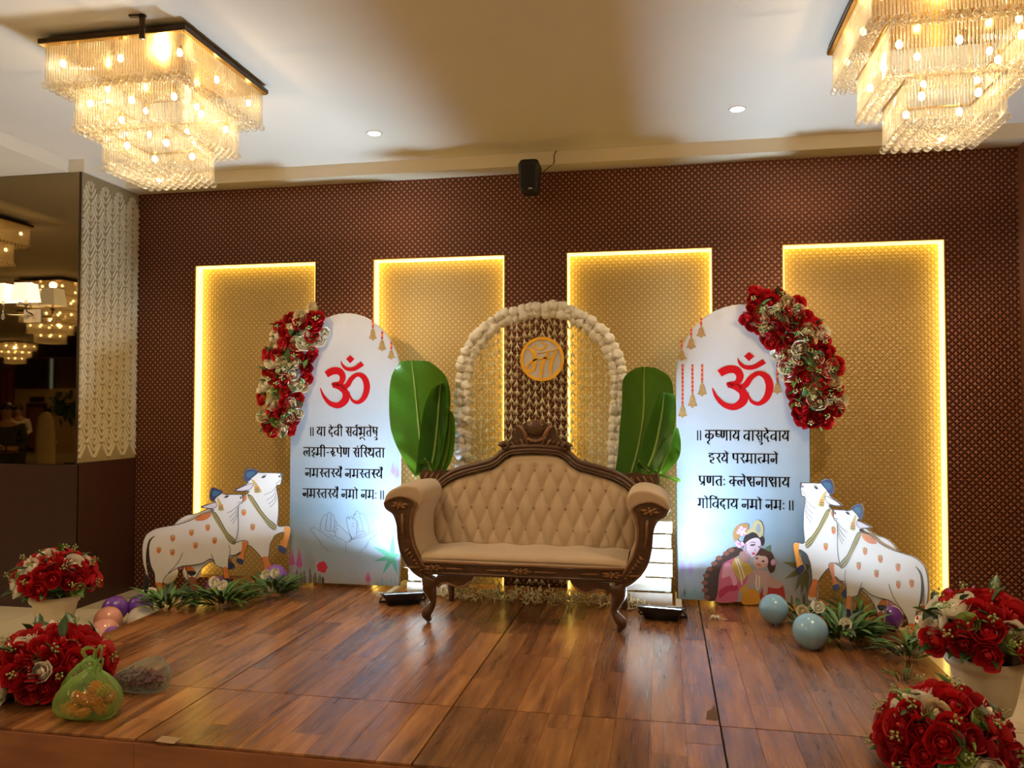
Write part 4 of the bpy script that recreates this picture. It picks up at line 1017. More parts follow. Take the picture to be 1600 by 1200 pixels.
SIGN = [[(400,395,10),(470,410,18),(545,470,38),(575,570,42),(565,680,40),(540,790,34),(480,850,26),(410,830,22),(400,770,20),(440,700,18),(530,640,20),(600,615,14),(700,595,12),(760,590,18),(900,590,14)],
        [(840,470,14),(790,560,26),(730,680,34),(705,800,32),(690,980,20)], [(1010,450,12),(950,530,24),(890,680,36),(880,800,28),(885,930,14)],
        [(640,492,4),(720,480,6),(850,455,9),(1070,410,8)], [(585,310,8),(565,360,16),(610,400,16),(690,410,16),(760,390,17),(790,345,15),(760,310,12),(715,290,10),(715,250,8),(740,228,3)]]
for s in SIGN:
    b = MB(); f_ = []; q = spline(s, 6); Lp, Rp = [], []
    for i, (x, y, h) in enumerate(q):
        x2, y2, _ = q[min(i+1, len(q)-1)]; x1_, y1_, _ = q[max(i-1, 0)]; d = hypot(x2-x1_, y2-y1_) or 1
        Lp.append(sg(x-(y2-y1_)/d*h, y+(x2-x1_)/d*h)); Rp.append(sg(x+(y2-y1_)/d*h, y-(x2-x1_)/d*h))
    R3 = lambda pts, y: [(SC_.x+p[0], y, SC_.z+p[1]) for p in pts]
    b.grid([R3(Lp, 6.060), R3(Lp, 6.053), R3(Rp, 6.053), R3(Rp, 6.060)]); b.build('gold_script', M_goldp, sign)
for s in (-1, 1): MB().tube([(SC_.x+s*.09, 6.066, SC_.z+.14), (SC_.x+s*.1, 6.10, SC_.z+.36)], .0012, 4).build('hanging_thread', M_thread, sign)
# ================================================================ banana leaves
def M_banana(name, c1, c2):
    m = mat(name, c1, .32, spec=.5); g = NT(m)
    tc = g.n('ShaderNodeTexCoord').outputs['UV']; u, v, _ = g.xyz(tc)
    st = g.m('SINE', g.m('ADD', g.m('MULTIPLY', v, 260.), g.m('MULTIPLY', g.m('ABSOLUTE', g.m('SUBTRACT', u, .5)), -60.)))
    nz = g.noise(tc, 5, 3)
    g.l(g.mix(nz, c1, c2), g.b.inputs['Base Color']); g.bump(st, .12, .004)
    tr = g.n('ShaderNodeBsdfTranslucent'); tr.inputs[0].default_value = (.16, .34, .02, 1)
    ms = g.n('ShaderNodeMixShader'); ms.inputs[0].default_value = .28; out = g.t.nodes['Material Output']
    g.l(g.b.outputs[0], ms.inputs[1]); g.l(tr.outputs[0], ms.inputs[2]); g.l(ms.outputs[0], out.inputs[0]); return m
M_ban = [M_banana('banana_leaf_green', (.030, .115, .008), (.05, .17, .012)), M_banana('banana_leaf_dark', (.015, .075, .008), (.03, .12, .012)), M_banana('banana_leaf_lime', (.09, .26, .02), (.07, .22, .015))]
M_rib = mat('pale_green_midrib', (.24, .38, .08), .4)
def PC(x): return -1.83 if x < -1 else -.12
def banana(label, spine, wl_, wr_, Y, mi, curl=.05, fold=.0, stem=None):
    """spine: px points bottom to top; widths in px to each side per spine point"""
    sp2 = spline([(x, y, a, c) for (x, y), a, c in zip(spine, wl_, wr_)], 5); rows = []; uv = []
    n = 8; pr = []
    for i, (x, y, a, c) in enumerate(sp2):
        t_ = i/(len(sp2)-1); row = []
        yb = Y + .06*sin(pi*t_)*.4 - .05*t_*t_
        for k in range(-n, n+1):
            w_ = (a if k < 0 else c)*abs(k)/n; f_ = abs(k)/n
            p = PY(x+(w_ if k > 0 else -w_), y + 2.0*f_*f_, yb - curl*(f_**1.6) + .012*sin(t_*22+k*.6)*f_*(1 if k % 2 else .6))
            row.append(tuple(p)); uv.append((.5+.5*k/n, t_))
        rows.append(row); pr.append(PY(x, y, yb-.004))
    base = Vector(pr[0]); loc = (base.x, base.y, .845)
    t = thing('banana_leaf', label, 'banana leaf', loc)
    b = MB(); b.grid(rows); o = b.build('blade', M_ban[mi], t, True)
    ul = o.data.uv_layers.new(name='UVMap')
    for lp in o.data.loops: ul.data[lp.index].uv = uv[lp.vertex_index]
    m = len(pr); MB().tube(pr, [.011*(1-.8*i/m)+.002 for i in range(m)], 6).build('midrib', M_rib, t, True)
    if stem is None: MB().tube([(base.x*.6+PC(base.x)*.4, 6.075, .846), (base.x*.8+PC(base.x)*.2, 6.06, 1.0), tuple(base)], [.016, .015, .012], 8).build('stalk', M_rib, t, True)
    return t
banana('broad bright green banana leaf, largest of the left bunch', [(668,742),(660,712),(655,670),(650,620),(646,585),(643,563)], [20,32,44,42,34,18], [14,30,44,54,50,28], 6.035, 0, .05)
banana('darker banana leaf in front of the broad left leaf', [(672,738),(678,712),(683,670),(686,630),(688,605),(690,598)], [22,26,26,22,12,2], [10,14,16,14,12,9], 6.01, 1, .06)
banana('narrow pale folded banana leaf at the right of the left bunch', [(690,735),(697,712),(702,680),(703,650),(700,637)], [14,10,8,6,1], [6,10,9,7,2], 6.00, 0, .08)
banana('small bright banana leaf tip folded low in the left bunch', [(676,742),(672,730),(668,722),(664,717)], [14,18,14,3], [14,12,8,2], 5.985, 2, .02)
banana('broad dark green banana leaf, largest of the right bunch', [(985,745),(995,710),(1003,670),(1006,630),(1006,590),(1007,573)], [26,30,35,34,32,14], [12,26,40,46,42,18], 6.035, 1, .04)
banana('green banana leaf leaning in front of the broad right leaf', [(1008,738),(1020,712),(1028,680),(1034,645),(1037,618),(1038,614)], [16,22,22,16,8,7], [10,20,24,22,18,13], 6.005, 0, .05)
banana('lime banana leaf tip poking out behind the right bunch', [(1030,740),(1040,715),(1048,690),(1056,668)], [10,18,14,3], [8,20,16,4], 6.06, 2, .05)
banana('bright torn banana leaf end at the bottom of the right bunch', [(1018,740),(1034,742),(1046,746),(1060,752)], [1,3,3,1], [12,14,16,3], 5.99, 2, .02)
banana('small pale banana leaf fold above the right sofa corner', [(1022,742),(1012,734),(1004,726),(998,720)], [12,14,10,2], [10,12,8,2], 5.985, 2, .02)
# ================================================================ slatted pallets
def pallet(label, xa, xb, Y):
    t = thing('pallet_rack', label, 'pallet', ((xa+xb)/2, Y, ZS)); z = ZS+.02
    for x in (xa+.02, xb-.05): MB().box(x, x+.03, Y+.024, Y+.06, ZS+.001, .82).build('post', M_wframe, t)
    MB().box(xa, xb, Y-.005, Y+.10, .8305, .8445).build('top_slat', M_wframe, t)
    k = 0
    while z < .80:
        h = .092; MB().box(xa+.012*(k % 2), xb-.008*(k % 3 == 1), Y, Y+.022, z, min(z+h, .83)).build('slat', M_wframe, t); z += .108; k += 1
pallet('white slatted pallet behind the right arm of the sofa', -.32, .055, 6.035)
pallet('white slatted pallet behind the left arm of the sofa', -2.0, -1.62, 6.035)
# ================================================================ flood lamps
def flood(label, px0, px1, py, yc, rz):
    p0 = PZ(px0, py, ZS+.06); p1 = PZ(px1, py, ZS+.06); cx = (p0.x+p1.x)/2; w_ = (p1.x-p0.x)*1.0
    t = thing('flood_lamp', label, 'flood lamp', (cx, yc, ZS)); t.rotation_euler = (0, 0, rz)
    O = Vector((cx, yc, ZS)); H = w_/2
    def W(x, y, z): return (cx+x, yc+y, ZS+z)
    # shallow tray, wide rim up, tilted a little to the boards
    ring = lambda w2, d0, d1, z0, z1: [W(-w2, d0, z0), W(w2, d0, z0), W(w2, d1, z1), W(-w2, d1, z1)]
    b = MB(); b.grid([ring(H*.72, -.06, .06, .002, .002), ring(H*.80, -.085, .085, .05, .02), ring(H*.98, -.115, .115, .088, .045), ring(H, -.12, .12, .092, .05), ring(H, -.12, .12, .10, .058), ring(H*.9, -.105, .105, .099, .058), ring(H*.82, -.09, .09, .075, .04)], True)
    b.f.append((3,2,1,0)); b.f.append((24,25,26,27))
    b.build('housing', mat('black_lamp_housing', (.010,.011,.013), .35, .3), t, fix=False)
    b = MB(); b.poly(ring(H*.86, -.098, .098, .088, .050)); b.build('led_panel', mat('cool_led_panel', (1,1,1), .4, emit=COOL, es=16.), t)
    MATS['cool_led_panel'].cycles.emission_sampling = 'NONE'
    MB().tube([W(-H*.95, 0, .055), W(-H*1.06, .0, .03), W(-H*1.06, .06, .006), W(H*1.06, .06, .006), W(H*1.06, 0, .03), W(H*.95, 0, .055)], .007, 6).build('bracket', M_black, t, True)
    L = bpy.data.lights.new('flood_beam', 'AREA'); L.shape = 'RECTANGLE'; L.size = H*1.7; L.size_y = .19; L.energy = FLOOD_W; L.color = COOL; L.spread = radians(165)
    o = bpy.data.objects.new('flood_beam', L); COL.objects.link(o); o.parent = t; o.location = (0, 0, .0745+.030)
    o.rotation_euler = (pi+radians(9), 0, 0)
    return t

flood('black flood lamp on the stage by the left front leg of the sofa', 588, 658, 935, 5.82, radians(24))
flood('black flood lamp on the stage by the right front leg of the sofa', 1000, 1070, 950, 5.76, radians(-8))
p = PZ(1000, 962, ZS)
solo('lamp_cable', MB().tube(spline([(p.x-.20, 6.05, ZS+.006), (p.x-.1, 5.95, ZS+.006), (p.x-.02, 5.9, ZS+.03), (p.x+.04, 5.84, ZS+.05)], 6), .005, 6), M_wframe, 'pale cable running from the right flood lamp under the sofa', 'cable', (p.x-.1, 5.95, ZS), smooth=True)
# ================================================================ roses, leaves, arrangements
def petal(b, M, R, th, w, flare, zo, nx=4, nz=4):
    """one cupped petal wrapped round the bloom; M places it"""
    rows = []
    for j in range(nz+1):
        v = j/nz; row = []; an = radians(12+(th-12)*v)
        for i in range(nx+1):
            u = -1+2*i/nx; a = u*w*sin(pi*(.18+.60*v))
            rho = R*sin(an)*(1+.06*u*u) + flare*v**4; z = R*(1-cos(an))*(1-.10*u*u*v)-flare*.25*v**4 + zo
            row.append(M @ Vector((rho*cos(a), rho*sin(a), z)))
        rows.append(row)
    b.grid(rows)
def rose_mesh(name, m, seed, ruffle=0.):
    r = random.Random(seed); b = MB(); b.sphere((0, 0, .034), .011, 8, 5, (1, 1, 1.3))
    for n, R, th, w, fl, zo, tw in ((3, .017, 150, 1.1, .0, .018, 0.), (4, .026, 132, .95, .002, .008, .5), (5, .036, 116, .80, .005, .002, .2), (6, .046, 96, .70, .010, .0, .6)):
        for k in range(n):
            M = Matrix.Rotation(2*pi*k/n+tw+r.uniform(-.18, .18), 4, 'Z') @ Matrix.Rotation(r.uniform(-.10, .10)+ruffle*r.uniform(-.25, .25), 4, 'Y')
            petal(b, M, R*r.uniform(.94, 1.06), th+r.uniform(-8, 8), w, fl, zo)
    return b.mesh(name, m, True)
def petalmat(name, c1, c2):
    m = noisy(name, c1, c2, 18, .55); g = NT(m)
    tr = g.n('ShaderNodeBsdfTranslucent'); tr.inputs[0].default_value = (*c2, 1); ms = g.n('ShaderNodeMixShader'); ms.inputs[0].default_value = .2
    g.l(g.b.outputs[0], ms.inputs[1]); g.l(tr.outputs[0], ms.inputs[2]); g.l(ms.outputs[0], g.t.nodes['Material Output'].inputs[0]); return m
M_rr = petalmat('red_rose_petal', (.42, .004, .010), (.60, .012, .018)); M_rd = petalmat('dark_red_petal', (.26, .002, .008), (.40, .006, .012))
M_rw = petalmat('ivory_petal', (.84, .81, .68), (.90, .87, .76)); M_rc = petalmat('cream_petal', (.70, .58, .36), (.78, .68, .46)); M_rg = petalmat('pale_green_petal', (.30, .42, .10), (.42, .52, .18))
ROSE = {'r': [rose_mesh('rose', M_rr, 1), rose_mesh('rose', M_rd, 2), rose_mesh('rose', M_rr, 3, .35)], 'w': [rose_mesh('rose', M_rw, 4), rose_mesh('rose', M_rw, 5, .35)], 'c': [rose_mesh('rose', M_rc, 6)], 'g': [rose_mesh('rose', M_rg, 7)]}
def leaf_mesh(name, m, L=.09, W=.034, bend=.02, fold=.010):
    b = MB(); rows = []
    for j in range(5):
        v = j/4; w_ = W*sin(pi*(v*.92+.06))**.85*(1 if v < .99 else .1)
        rows.append([(-w_*.5, L*v, fold*(w_/W)-bend*v*v), (0, L*v, -bend*v*v), (w_*.5, L*v, fold*(w_/W)-bend*v*v)])
    b.grid(rows); return b.mesh(name, m, True)
M_lf = [noisy('dark_green_leaf', (.020, .055, .014), (.035, .09, .02), 12, .4), noisy('mid_green_leaf', (.06, .15, .03), (.10, .22, .045), 12, .45), noisy('lime_bud', (.22, .34, .06), (.32, .44, .10), 12, .5)]
LEAF = [leaf_mesh('leaf', M_lf[0]), leaf_mesh('leaf', M_lf[1], .08, .03), leaf_mesh('leaf', M_lf[2], .05, .02)]
NARROW = [leaf_mesh('leaf', M_lf[0], .13, .026, .05, .006), leaf_mesh('leaf', M_lf[1], .12, .024, .045, .006), leaf_mesh('leaf', M_lf[2], .10, .02, .03, .005)]
def sprig_geo(b, o, d, r, n=7, l=.07):
    d = Vector(d).normalized(); t_ = d.orthogonal().normalized(); s_ = d.cross(t_)
    b.tube([o, Vector(o)+d*l], [.002, .001], 4)
    for k in range(n):
        p = Vector(o)+d*l*(.3+.7*k/n); a = k*2.4; q = p+(t_*cos(a)+s_*sin(a))*.014+d*.008
        b.sphere(q, .0065, 5, 3)
def face(n): return Vector(n).normalized().to_track_quat('Z', 'Y')
def arrangement(t, spots, seed, scale, leafn, extent, sprig_m, mix):
    """spots: (position, outward normal) for the blooms"""
    r = random.Random(seed); sg_ = MB()
    for i, (p, n) in enumerate(spots):
        c = r.choices('rwcg', mix)[0]; me = r.choice(ROSE[c]); s = scale*r.uniform(.82, 1.18)*(.75 if c == 'g' else 1)
        q = face(Vector(n)+Vector((r.uniform(-.35, .35), r.uniform(-.35, .35), r.uniform(-.35, .35))))
        inst('rose', me, t, Vector(p)-Vector(n).normalized()*.03*s, q=q, scale=s)
        if i < leafn:
            k = r.choice((0, 0, 1, 2)); d = Vector((r.uniform(-1, 1), r.uniform(-1, 1), r.uniform(-1, 1))); d = (d + Vector(n)*.4).normalized()
            lq = d.to_track_quat('Y', 'Z'); inst('leaf', LEAF[k], t, Vector(p)+Vector(n)*.0, q=lq, scale=scale*r.uniform(.8, 1.3))
        if i % 3 == 0: sprig_geo(sg_, Vector(p)+Vector(n)*.0, Vector(n)+Vector((r.uniform(-.6, .6), r.uniform(-.4, .4), r.uniform(-.3, .6))), r)
    tag(sg_.build('filler_sprigs', sprig_m, t, True), kind='stuff')
M_sprig = noisy('pale_green_sprig', (.24, .34, .09), (.40, .44, .20), 30, .6)
def board_flowers(label, center, halfw, seed, nb):
    """crescent of blooms pinned to the board's shoulder: px centre line with half widths"""
    r = random.Random(seed); line = spline([(x, y, w_) for (x, y), w_ in zip(center, halfw)], 14); spots = []
    pts = []
    def cand():
        i = r.randrange(len(line)); x, y, w_ = line[i]; x2, y2, _ = line[min(i+1, len(line)-1)]; x1, y1, _ = line[max(i-1, 0)]
        d = hypot(x2-x1, y2-y1) or 1; o = r.uniform(-1, 1); return (x-(y2-y1)/d*w_*o, y+(x2-x1)/d*w_*o, o, -(y2-y1)/d, (x2-x1)/d)
    for _ in range(nb):
        best = max((cand() for _ in range(14)), key=lambda c: min((hypot(c[0]-a, c[1]-b_) for a, b_ in pts), default=99))
        px, py, o, nx_, ny_ = best; pts.append((px, py)); p = PY(px, py, YBF-.05-.055*(1-o*o)); spots.append((p, Vector((o*.5*nx_, -1, -o*.5*ny_))))
    cx = sum(s[0].x for s in spots)/len(spots); zmin = min(s[0].z for s in spots)
    t = thing('floral_garland', label, 'flower arrangement', (cx, YBF-.02, zmin))
    foam = MB(); foam.tube([PY(x, y, YBF-.028) for x, y, w_ in line], [.02+.0018*w_ for x, y, w_ in line], 8, flat=1.); foam.build('green_foam', M_lf[0], t, True)
    arrangement(t, spots, seed, 1.08, 60, None, M_sprig, (54, 30, 12, 4)); return t
board_flowers('crescent of red and white roses pinned to the left arched board', [(500,498),(470,520),(452,560),(444,605),(438,645),(446,672)], [20,30,36,34,32,20], 31, 62)
board_flowers('crescent of red and white roses pinned to the right arched board', [(1172,480),(1210,492),(1240,518),(1262,560),(1276,605),(1280,640),(1286,658)], [24,36,40,40,38,34,22], 32, 82)
def bouquet(label, loc, rx, rz, n, seed, scale, group=None, pot=None, mix=(66, 18, 4, 6)):
    t = thing('rose_bouquet', label, 'bouquet', loc); r = random.Random(seed); L = Vector(loc); spots = []; tries = 0
    for i in range(n):
        u = 1-1.12*(i+.5)/n; a = i*2.39996+r.uniform(-.12, .12); s_ = sqrt(max(0, 1-u*u)); d = Vector((s_*cos(a), s_*sin(a), u))
        p = L + Vector((d.x*rx, d.y*rx, rz*.26+d.z*rz*.74)); spots.append((p, Vector((d.x/rx, d.y/rx, d.z/rz)).normalized()))
    core = MB(); core.sphere((L.x, L.y, L.z+rz*.44), 1., 14, 8, (rx*.84, rx*.84, rz*.43)); core.build('leafy_core', M_lf[0], t, True)
    arrangement(t, spots, seed, scale, 26, None, M_sprig, mix)
    for k in range(18):
        a = 2*pi*k/18+r.uniform(-.1, .1); d = Vector((cos(a), sin(a), r.uniform(-.08, .2))); inst('leaf', LEAF[k % 2], t, L+Vector((cos(a)*rx*.72, sin(a)*rx*.72, rz*.16)), q=d.to_track_quat('Y', 'Z'), scale=scale*r.uniform(1., 1.5))
    return t
M_pot = noisy('ivory_plastic_urn', (.70, .63, .47), (.64, .56, .40), 8, .45)
def urn(label, loc, R, H):
    t = thing('urn', label, 'flower urn', loc); x, y, z = loc; pr = []
    prof = [(.52, 0), (.54, .03), (.52, .06), (.36, .09), (.28, .14), (.30, .20), (.46, .24), (.60, .30), (.70, .45), (.78, .65), (.84, .80), (.86, .84), (.96, .88), (1., .92), (1., .96), (.94, 1.), (.84, .97), (.80, .85)]
    n = 48; rows = []
    for (r_, h_) in prof:
        row = []
        for k in range(n):
            a = 2*pi*k/n; fl = 1 - (.035 if (k // 2) % 2 else 0)*(1 if .26 < h_ < .82 else 0)
            row.append((x+R*r_*fl*cos(a), y+R*r_*fl*sin(a), z+H*h_))
        rows.append(row)
    b = MB(); b.grid(rows[:-2], True); b.f.append(tuple(range(n-1, -1, -1))); b.build('body', M_pot, t, True, 40)
    b = MB(); b.grid(rows[-3:], True); b.build('lip', M_pot, t, True)
    b = MB(); b.lathe([(R*.79, H*.86), (R*.4, H*.9), (0.001, H*.9)], 24, (x, y, z), False); b.build('soil_foam', M_lf[0], t)
    return t
urn('ivory fluted urn on the marble floor left of the stage', (-4.22, 4.92, .002), .165, .37)
bouquet('rose bouquet in the urn standing left of the stage', (-4.22, 4.92, .385), .255, .27, 52, 41, 1.22)
urn('ivory fluted urn on the right front edge of the stage', (1.445, 4.02, ZS+.001), .172, .36)
bouquet('rose bouquet in the urn at the right edge of the stage', (1.445, 4.02, ZS+.375), .255, .24, 54, 42, 1.2, mix=(78, 12, 2, 8))
bouquet('rose bouquet lying on the left front corner of the stage', (-3.20, 3.72, ZS+.002), .27, .30, 56, 43, 1.2)
bouquet('rose bouquet lying on the right front corner of the stage', (1.14, 3.62, ZS+.002), .24, .30, 56, 44, 1.12, mix=(66, 18, 4, 12))
# greenery clumps at the feet of the cow cut-outs
def clump(label, px, py, Z, wpx, n, seed, flowers=(), h=.14):
    c = PZ(px, py, Z); t = thing('fern_clump', label, 'greenery', (c.x, c.y, Z)); r = random.Random(seed); s_ = wpx/2*c.y/F
    for k in range(n):
        a = r.uniform(0, 2*pi); rr = s_*r.random()**.5; el = r.uniform(.38, 1.2); p = Vector((c.x+cos(a)*rr*.8, c.y+sin(a)*rr*.5, Z+.012+r.random()*.07*h/.14))
        d = Vector((cos(a)*1., sin(a)*.8, el)).normalized(); inst('leaf', NARROW[r.choice((0, 0, 1, 1, 1))], t, p, q=d.to_track_quat('Y', 'Z'), scale=r.uniform(.85, 1.45)*h/.14)
    b = MB()
    for k in range(9):
        a = r.uniform(0, 2*pi); b.tube([(c.x+cos(a)*s_*.3, c.y+sin(a)*s_*.2, Z+.006), (c.x+cos(a)*s_*.9, c.y+sin(a)*s_*.5, Z+.03+r.random()*.08)], .003, 4)
    tag(b.build('stems', M_lf[1], t, True), kind='stuff')
    for fx, fy, cc in flowers:
        p = PY(fx, fy, c.y-.05); inst('bloom', r.choice(ROSE[cc]), t, p-Vector((0, 0, .02)), q=face((r.uniform(-.3, .3), -1, .6)), scale=.72)
    return t
clump('leafy clump below the tail of the left cow pair', 262, 952, ZS, 100, 80, 51)
clump('long leafy clump below the bellies of the left cow pair', 345, 945, ZS, 125, 120, 52, ((352, 912, 'w'), (337, 908, 'w')))
clump('leafy clump between the left cow pair and the left board', 425, 930, ZS, 105, 90, 53, ((418, 895, 'w'), (433, 893, 'w')))
clump('leafy clump behind the larger pale blue balloon', 1318, 1000, ZS, 100, 110, 54, ((1319, 972, 'w'), (1254, 952, 'c'), (1278, 945, 'w')), .16)
clump('leafy clump under the front legs of the right cow pair', 1340, 975, ZS, 85, 60, 55)
clump('leafy clump under the hind legs of the right cow pair', 1420, 1028, ZS, 70, 50, 56)
clump('small leafy clump beside the smaller pale blue balloon', 1250, 970, ZS, 60, 40, 57)
p = PZ(1410, 1066, ZS)
clump('stray sprig on the stage above the right front bouquet', 1410, 1066, ZS, 30, 8, 58, (), .07)
# a fallen white blossom
p = PZ(1118, 968, ZS); t = thing('fallen_blossom', 'small white blossom lying on the bare planks', 'flower', (p.x, p.y, ZS)); b = MB(); r5 = random.Random(5)
for k in range(7):
    a = k*.9; b.tube([(p.x, p.y, ZS+.012), (p.x+cos(a)*.022, p.y+sin(a)*.022, ZS+.022), (p.x+cos(a)*.042, p.y+sin(a)*.042, ZS+.006)], [.003, .010, .003], 5, flat=.4)
b.build('petals', M_rw, t, True); MB().tube([(p.x, p.y, ZS+.006), (p.x+.08, p.y+.0, ZS+.006)], .003, 5).build('stem', M_rw, t, True)
# ================================================================ balloons
def balloon(label, px, py, rpx, Y, col, zrest=None, knot=None):
    c = PY(px, py, Y); dist = (c-CAMP).dot(FW); r = rpx*dist/F
    if zrest is not None: c.z = max(c.z, zrest+r*1.02)
    t = thing('balloon', label, 'balloon', (c.x, c.y, c.z-r*1.05))
    m = mat('balloon_%s' % col[0], col[1], .22, spec=.5, sub=.0, coat=.3)
    rows = []; n = 24
    axis = Vector(knot or (.1, -.2, -1)).normalized(); q = axis.to_track_quat('-Z', 'Y')
    b = MB(); b.sphere((0,0,0), r, 24, 16); vs = []
    for v in b.v:
        v = Vector(v); k = max(0, -v.z/r); v = Vector((v.x*(1-.10*k**2), v.y*(1-.10*k**2), v.z*(1+.10*k**3))); vs.append(c+(q @ v))
    b.v = [tuple(v) for v in vs]; b.build('skin', m, t, True)
    kb = MB(); kb.tube([c+q @ Vector((0, 0, -r*1.08)), c+q @ Vector((0, 0, -r*1.13)), c+q @ Vector((0, 0, -r*1.18))], [r*.05, r*.035, r*.10], 8); kb.build('knot', m, t, True)
PURP = ('purple', (.17, .05, .42)); PINK = ('pink', (.72, .33, .27)); WHITE = ('white', (.72, .70, .66)); BLUE = ('blue', (.24, .48, .74)); LAV = ('lavender', (.25, .10, .50))
balloon('purple balloon at the back of the cluster left of the stage', 180, 951, 19.5, 5.50, PURP)
balloon('purple balloon under the tail of the left cow', 219, 948, 19, 5.62, PURP)
balloon('upper pink balloon of the two stacked left of the stage', 169, 969, 21, 5.25, PINK)
balloon('lower pink balloon of the two stacked left of the stage', 163, 989, 22.5, 5.02, PINK)
balloon('small purple balloon tucked against the left stage edge', 176, 993, 14, 4.86, LAV)
balloon('white balloon in front of the purple one under the cow tail', 222, 968, 22, 5.32, WHITE)
balloon('white balloon behind the hind leg of the left cow', 234, 938, 20, 5.95, WHITE)
balloon('pale white balloon between the hind legs of the left cow', 262, 918, 15, 6.10, WHITE, ZS)
balloon('white balloon under the belly of the left cow', 300, 922, 14, 6.22, WHITE, ZS)
balloon('purple balloon behind the front legs of the left cow', 338, 915, 15, 6.12, PURP)
balloon('white balloon low behind the purple one at the left cow legs', 338, 945, 16, 6.12, WHITE)
balloon('purple balloon half hidden in leaves by the left board', 430, 905, 18, 6.10, LAV, ZS)
balloon('pale blue balloon in front of the right board', 1209, 951, 22.5, 5.72, BLUE, ZS)
balloon('larger pale blue balloon nearest on the right of the stage', 1266, 987, 27, 5.22, BLUE, ZS)
balloon('purple balloon behind the right cow pair', 1390, 965, 20, 5.75, PURP, ZS)
balloon('purple balloon beside the foot of the right urn', 1538, 1102, 14, 4.2, PURP, ZS, (-.2, -.1, -1))
balloon('purple balloon tucked behind the right front bouquet', 1567, 1196, 24, 3.55, LAV, .0)
# ================================================================ painted cow cut-outs
LA, LB = Vector((-3.75, 5.52)), Vector((-3.20, 6.07)); LD = (LB-LA).normalized(); LN = Vector((-LD.y, LD.x))
def uvp(x, y):
    """traced point on the left cut-out -> metres along and up the board"""
    r = ray(200+x/4.8, 720+y/4.8); t_ = LA.dot(LN)/(r.x*LN.x+r.y*LN.y); q = Vector((r.x*t_, r.y*t_)); return ((q-LA).dot(LD), CZ+r.z*t_)
NEAR = [(855,262),(800,262),(760,262),(705,258),(705,240),(680,228),(640,213),(620,220),(610,270),(620,308),(645,312),(655,322),(600,335),(540,357),(600,368),(640,378),(620,395),(560,405),(510,432),(470,455),(400,480),(330,495),(240,510),(180,530),(130,570),(106,640),(104,720),(113,790),(132,860),(118,900),(114,950),(130,1032),(146,980),(153,890),(142,830),(134,760),(138,680),(152,640),(155,720),(170,800),(195,855),(200,920),(215,980),(222,1040),(250,1066),(274,1040),(262,960),(256,925),(275,880),(330,835),(400,800),(480,792),(560,775),(620,742),(650,790),(690,808),(705,812),(716,890),(716,930),(768,930),(760,895),(748,812),(755,725),(800,716),(845,690),(815,735),(808,762),(850,787),(864,752),(872,700),(896,640),(890,613),(850,608),(800,625),(806,600),(822,520),(824,350),(850,328),(860,285)]
FAR = [(1155,104),(1060,101),(980,99),(975,84),(930,69),(888,74),(870,110),(870,160),(905,172),(850,203),(795,235),(850,241),(910,238),(880,268),(850,290),(700,330),(520,404),(430,424),(350,486),(350,560),(420,700),(430,790),(450,880),(470,990),(500,1062),(550,1062),(522,1000),(512,880),(600,780),(700,760),(735,800),(745,822),(785,822),(800,800),(770,745),(860,690),(905,645),(960,690),(1000,740),(1015,800),(1022,870),(1092,870),(1085,810),(1060,762),(1055,730),(1066,640),(1085,600),(1105,568),(1165,545),(1170,575),(1150,635),(1128,650),(1122,675),(1165,707),(1183,698),(1196,640),(1221,540),(1216,508),(1190,498),(1122,498),(1130,400),(1126,290),(1112,200),(1140,192),(1150,165),(1158,125)]
M_cow = noisy('cow_white_print', (.66, .65, .66), (.60, .58, .58), 3, .45); M_co = noisy('cow_orange_print', (.62, .20, .03), (.48, .12, .02), 8, .5)
M_cb = mat('cow_black_print', (.012, .010, .012), .5); M_cn = noisy('cow_navy_print', (.008, .012, .055), (.014, .024, .10), 9, .5); M_cgar = noisy('cow_garland_print', (.16, .11, .05), (.10, .13, .04), 40, .5)
M_cgold = mat('cow_gold_print', (.45, .34, .10), .5); M_cteal = mat('cow_peacock_print', (.02, .09, .16), .5); M_cpink = mat('cow_pink_print', (.55, .28, .34), .5); M_cbr = mat('cow_brown_print', (.26, .07, .02), .5)
M_mdf = mat('board_edge', (.5, .48, .45), .7)
HANDP = [[(228,678),(333,590),(330,695),(472,548),(503,643),(594,510),(646,607)], [(868,398),(935,508)]]
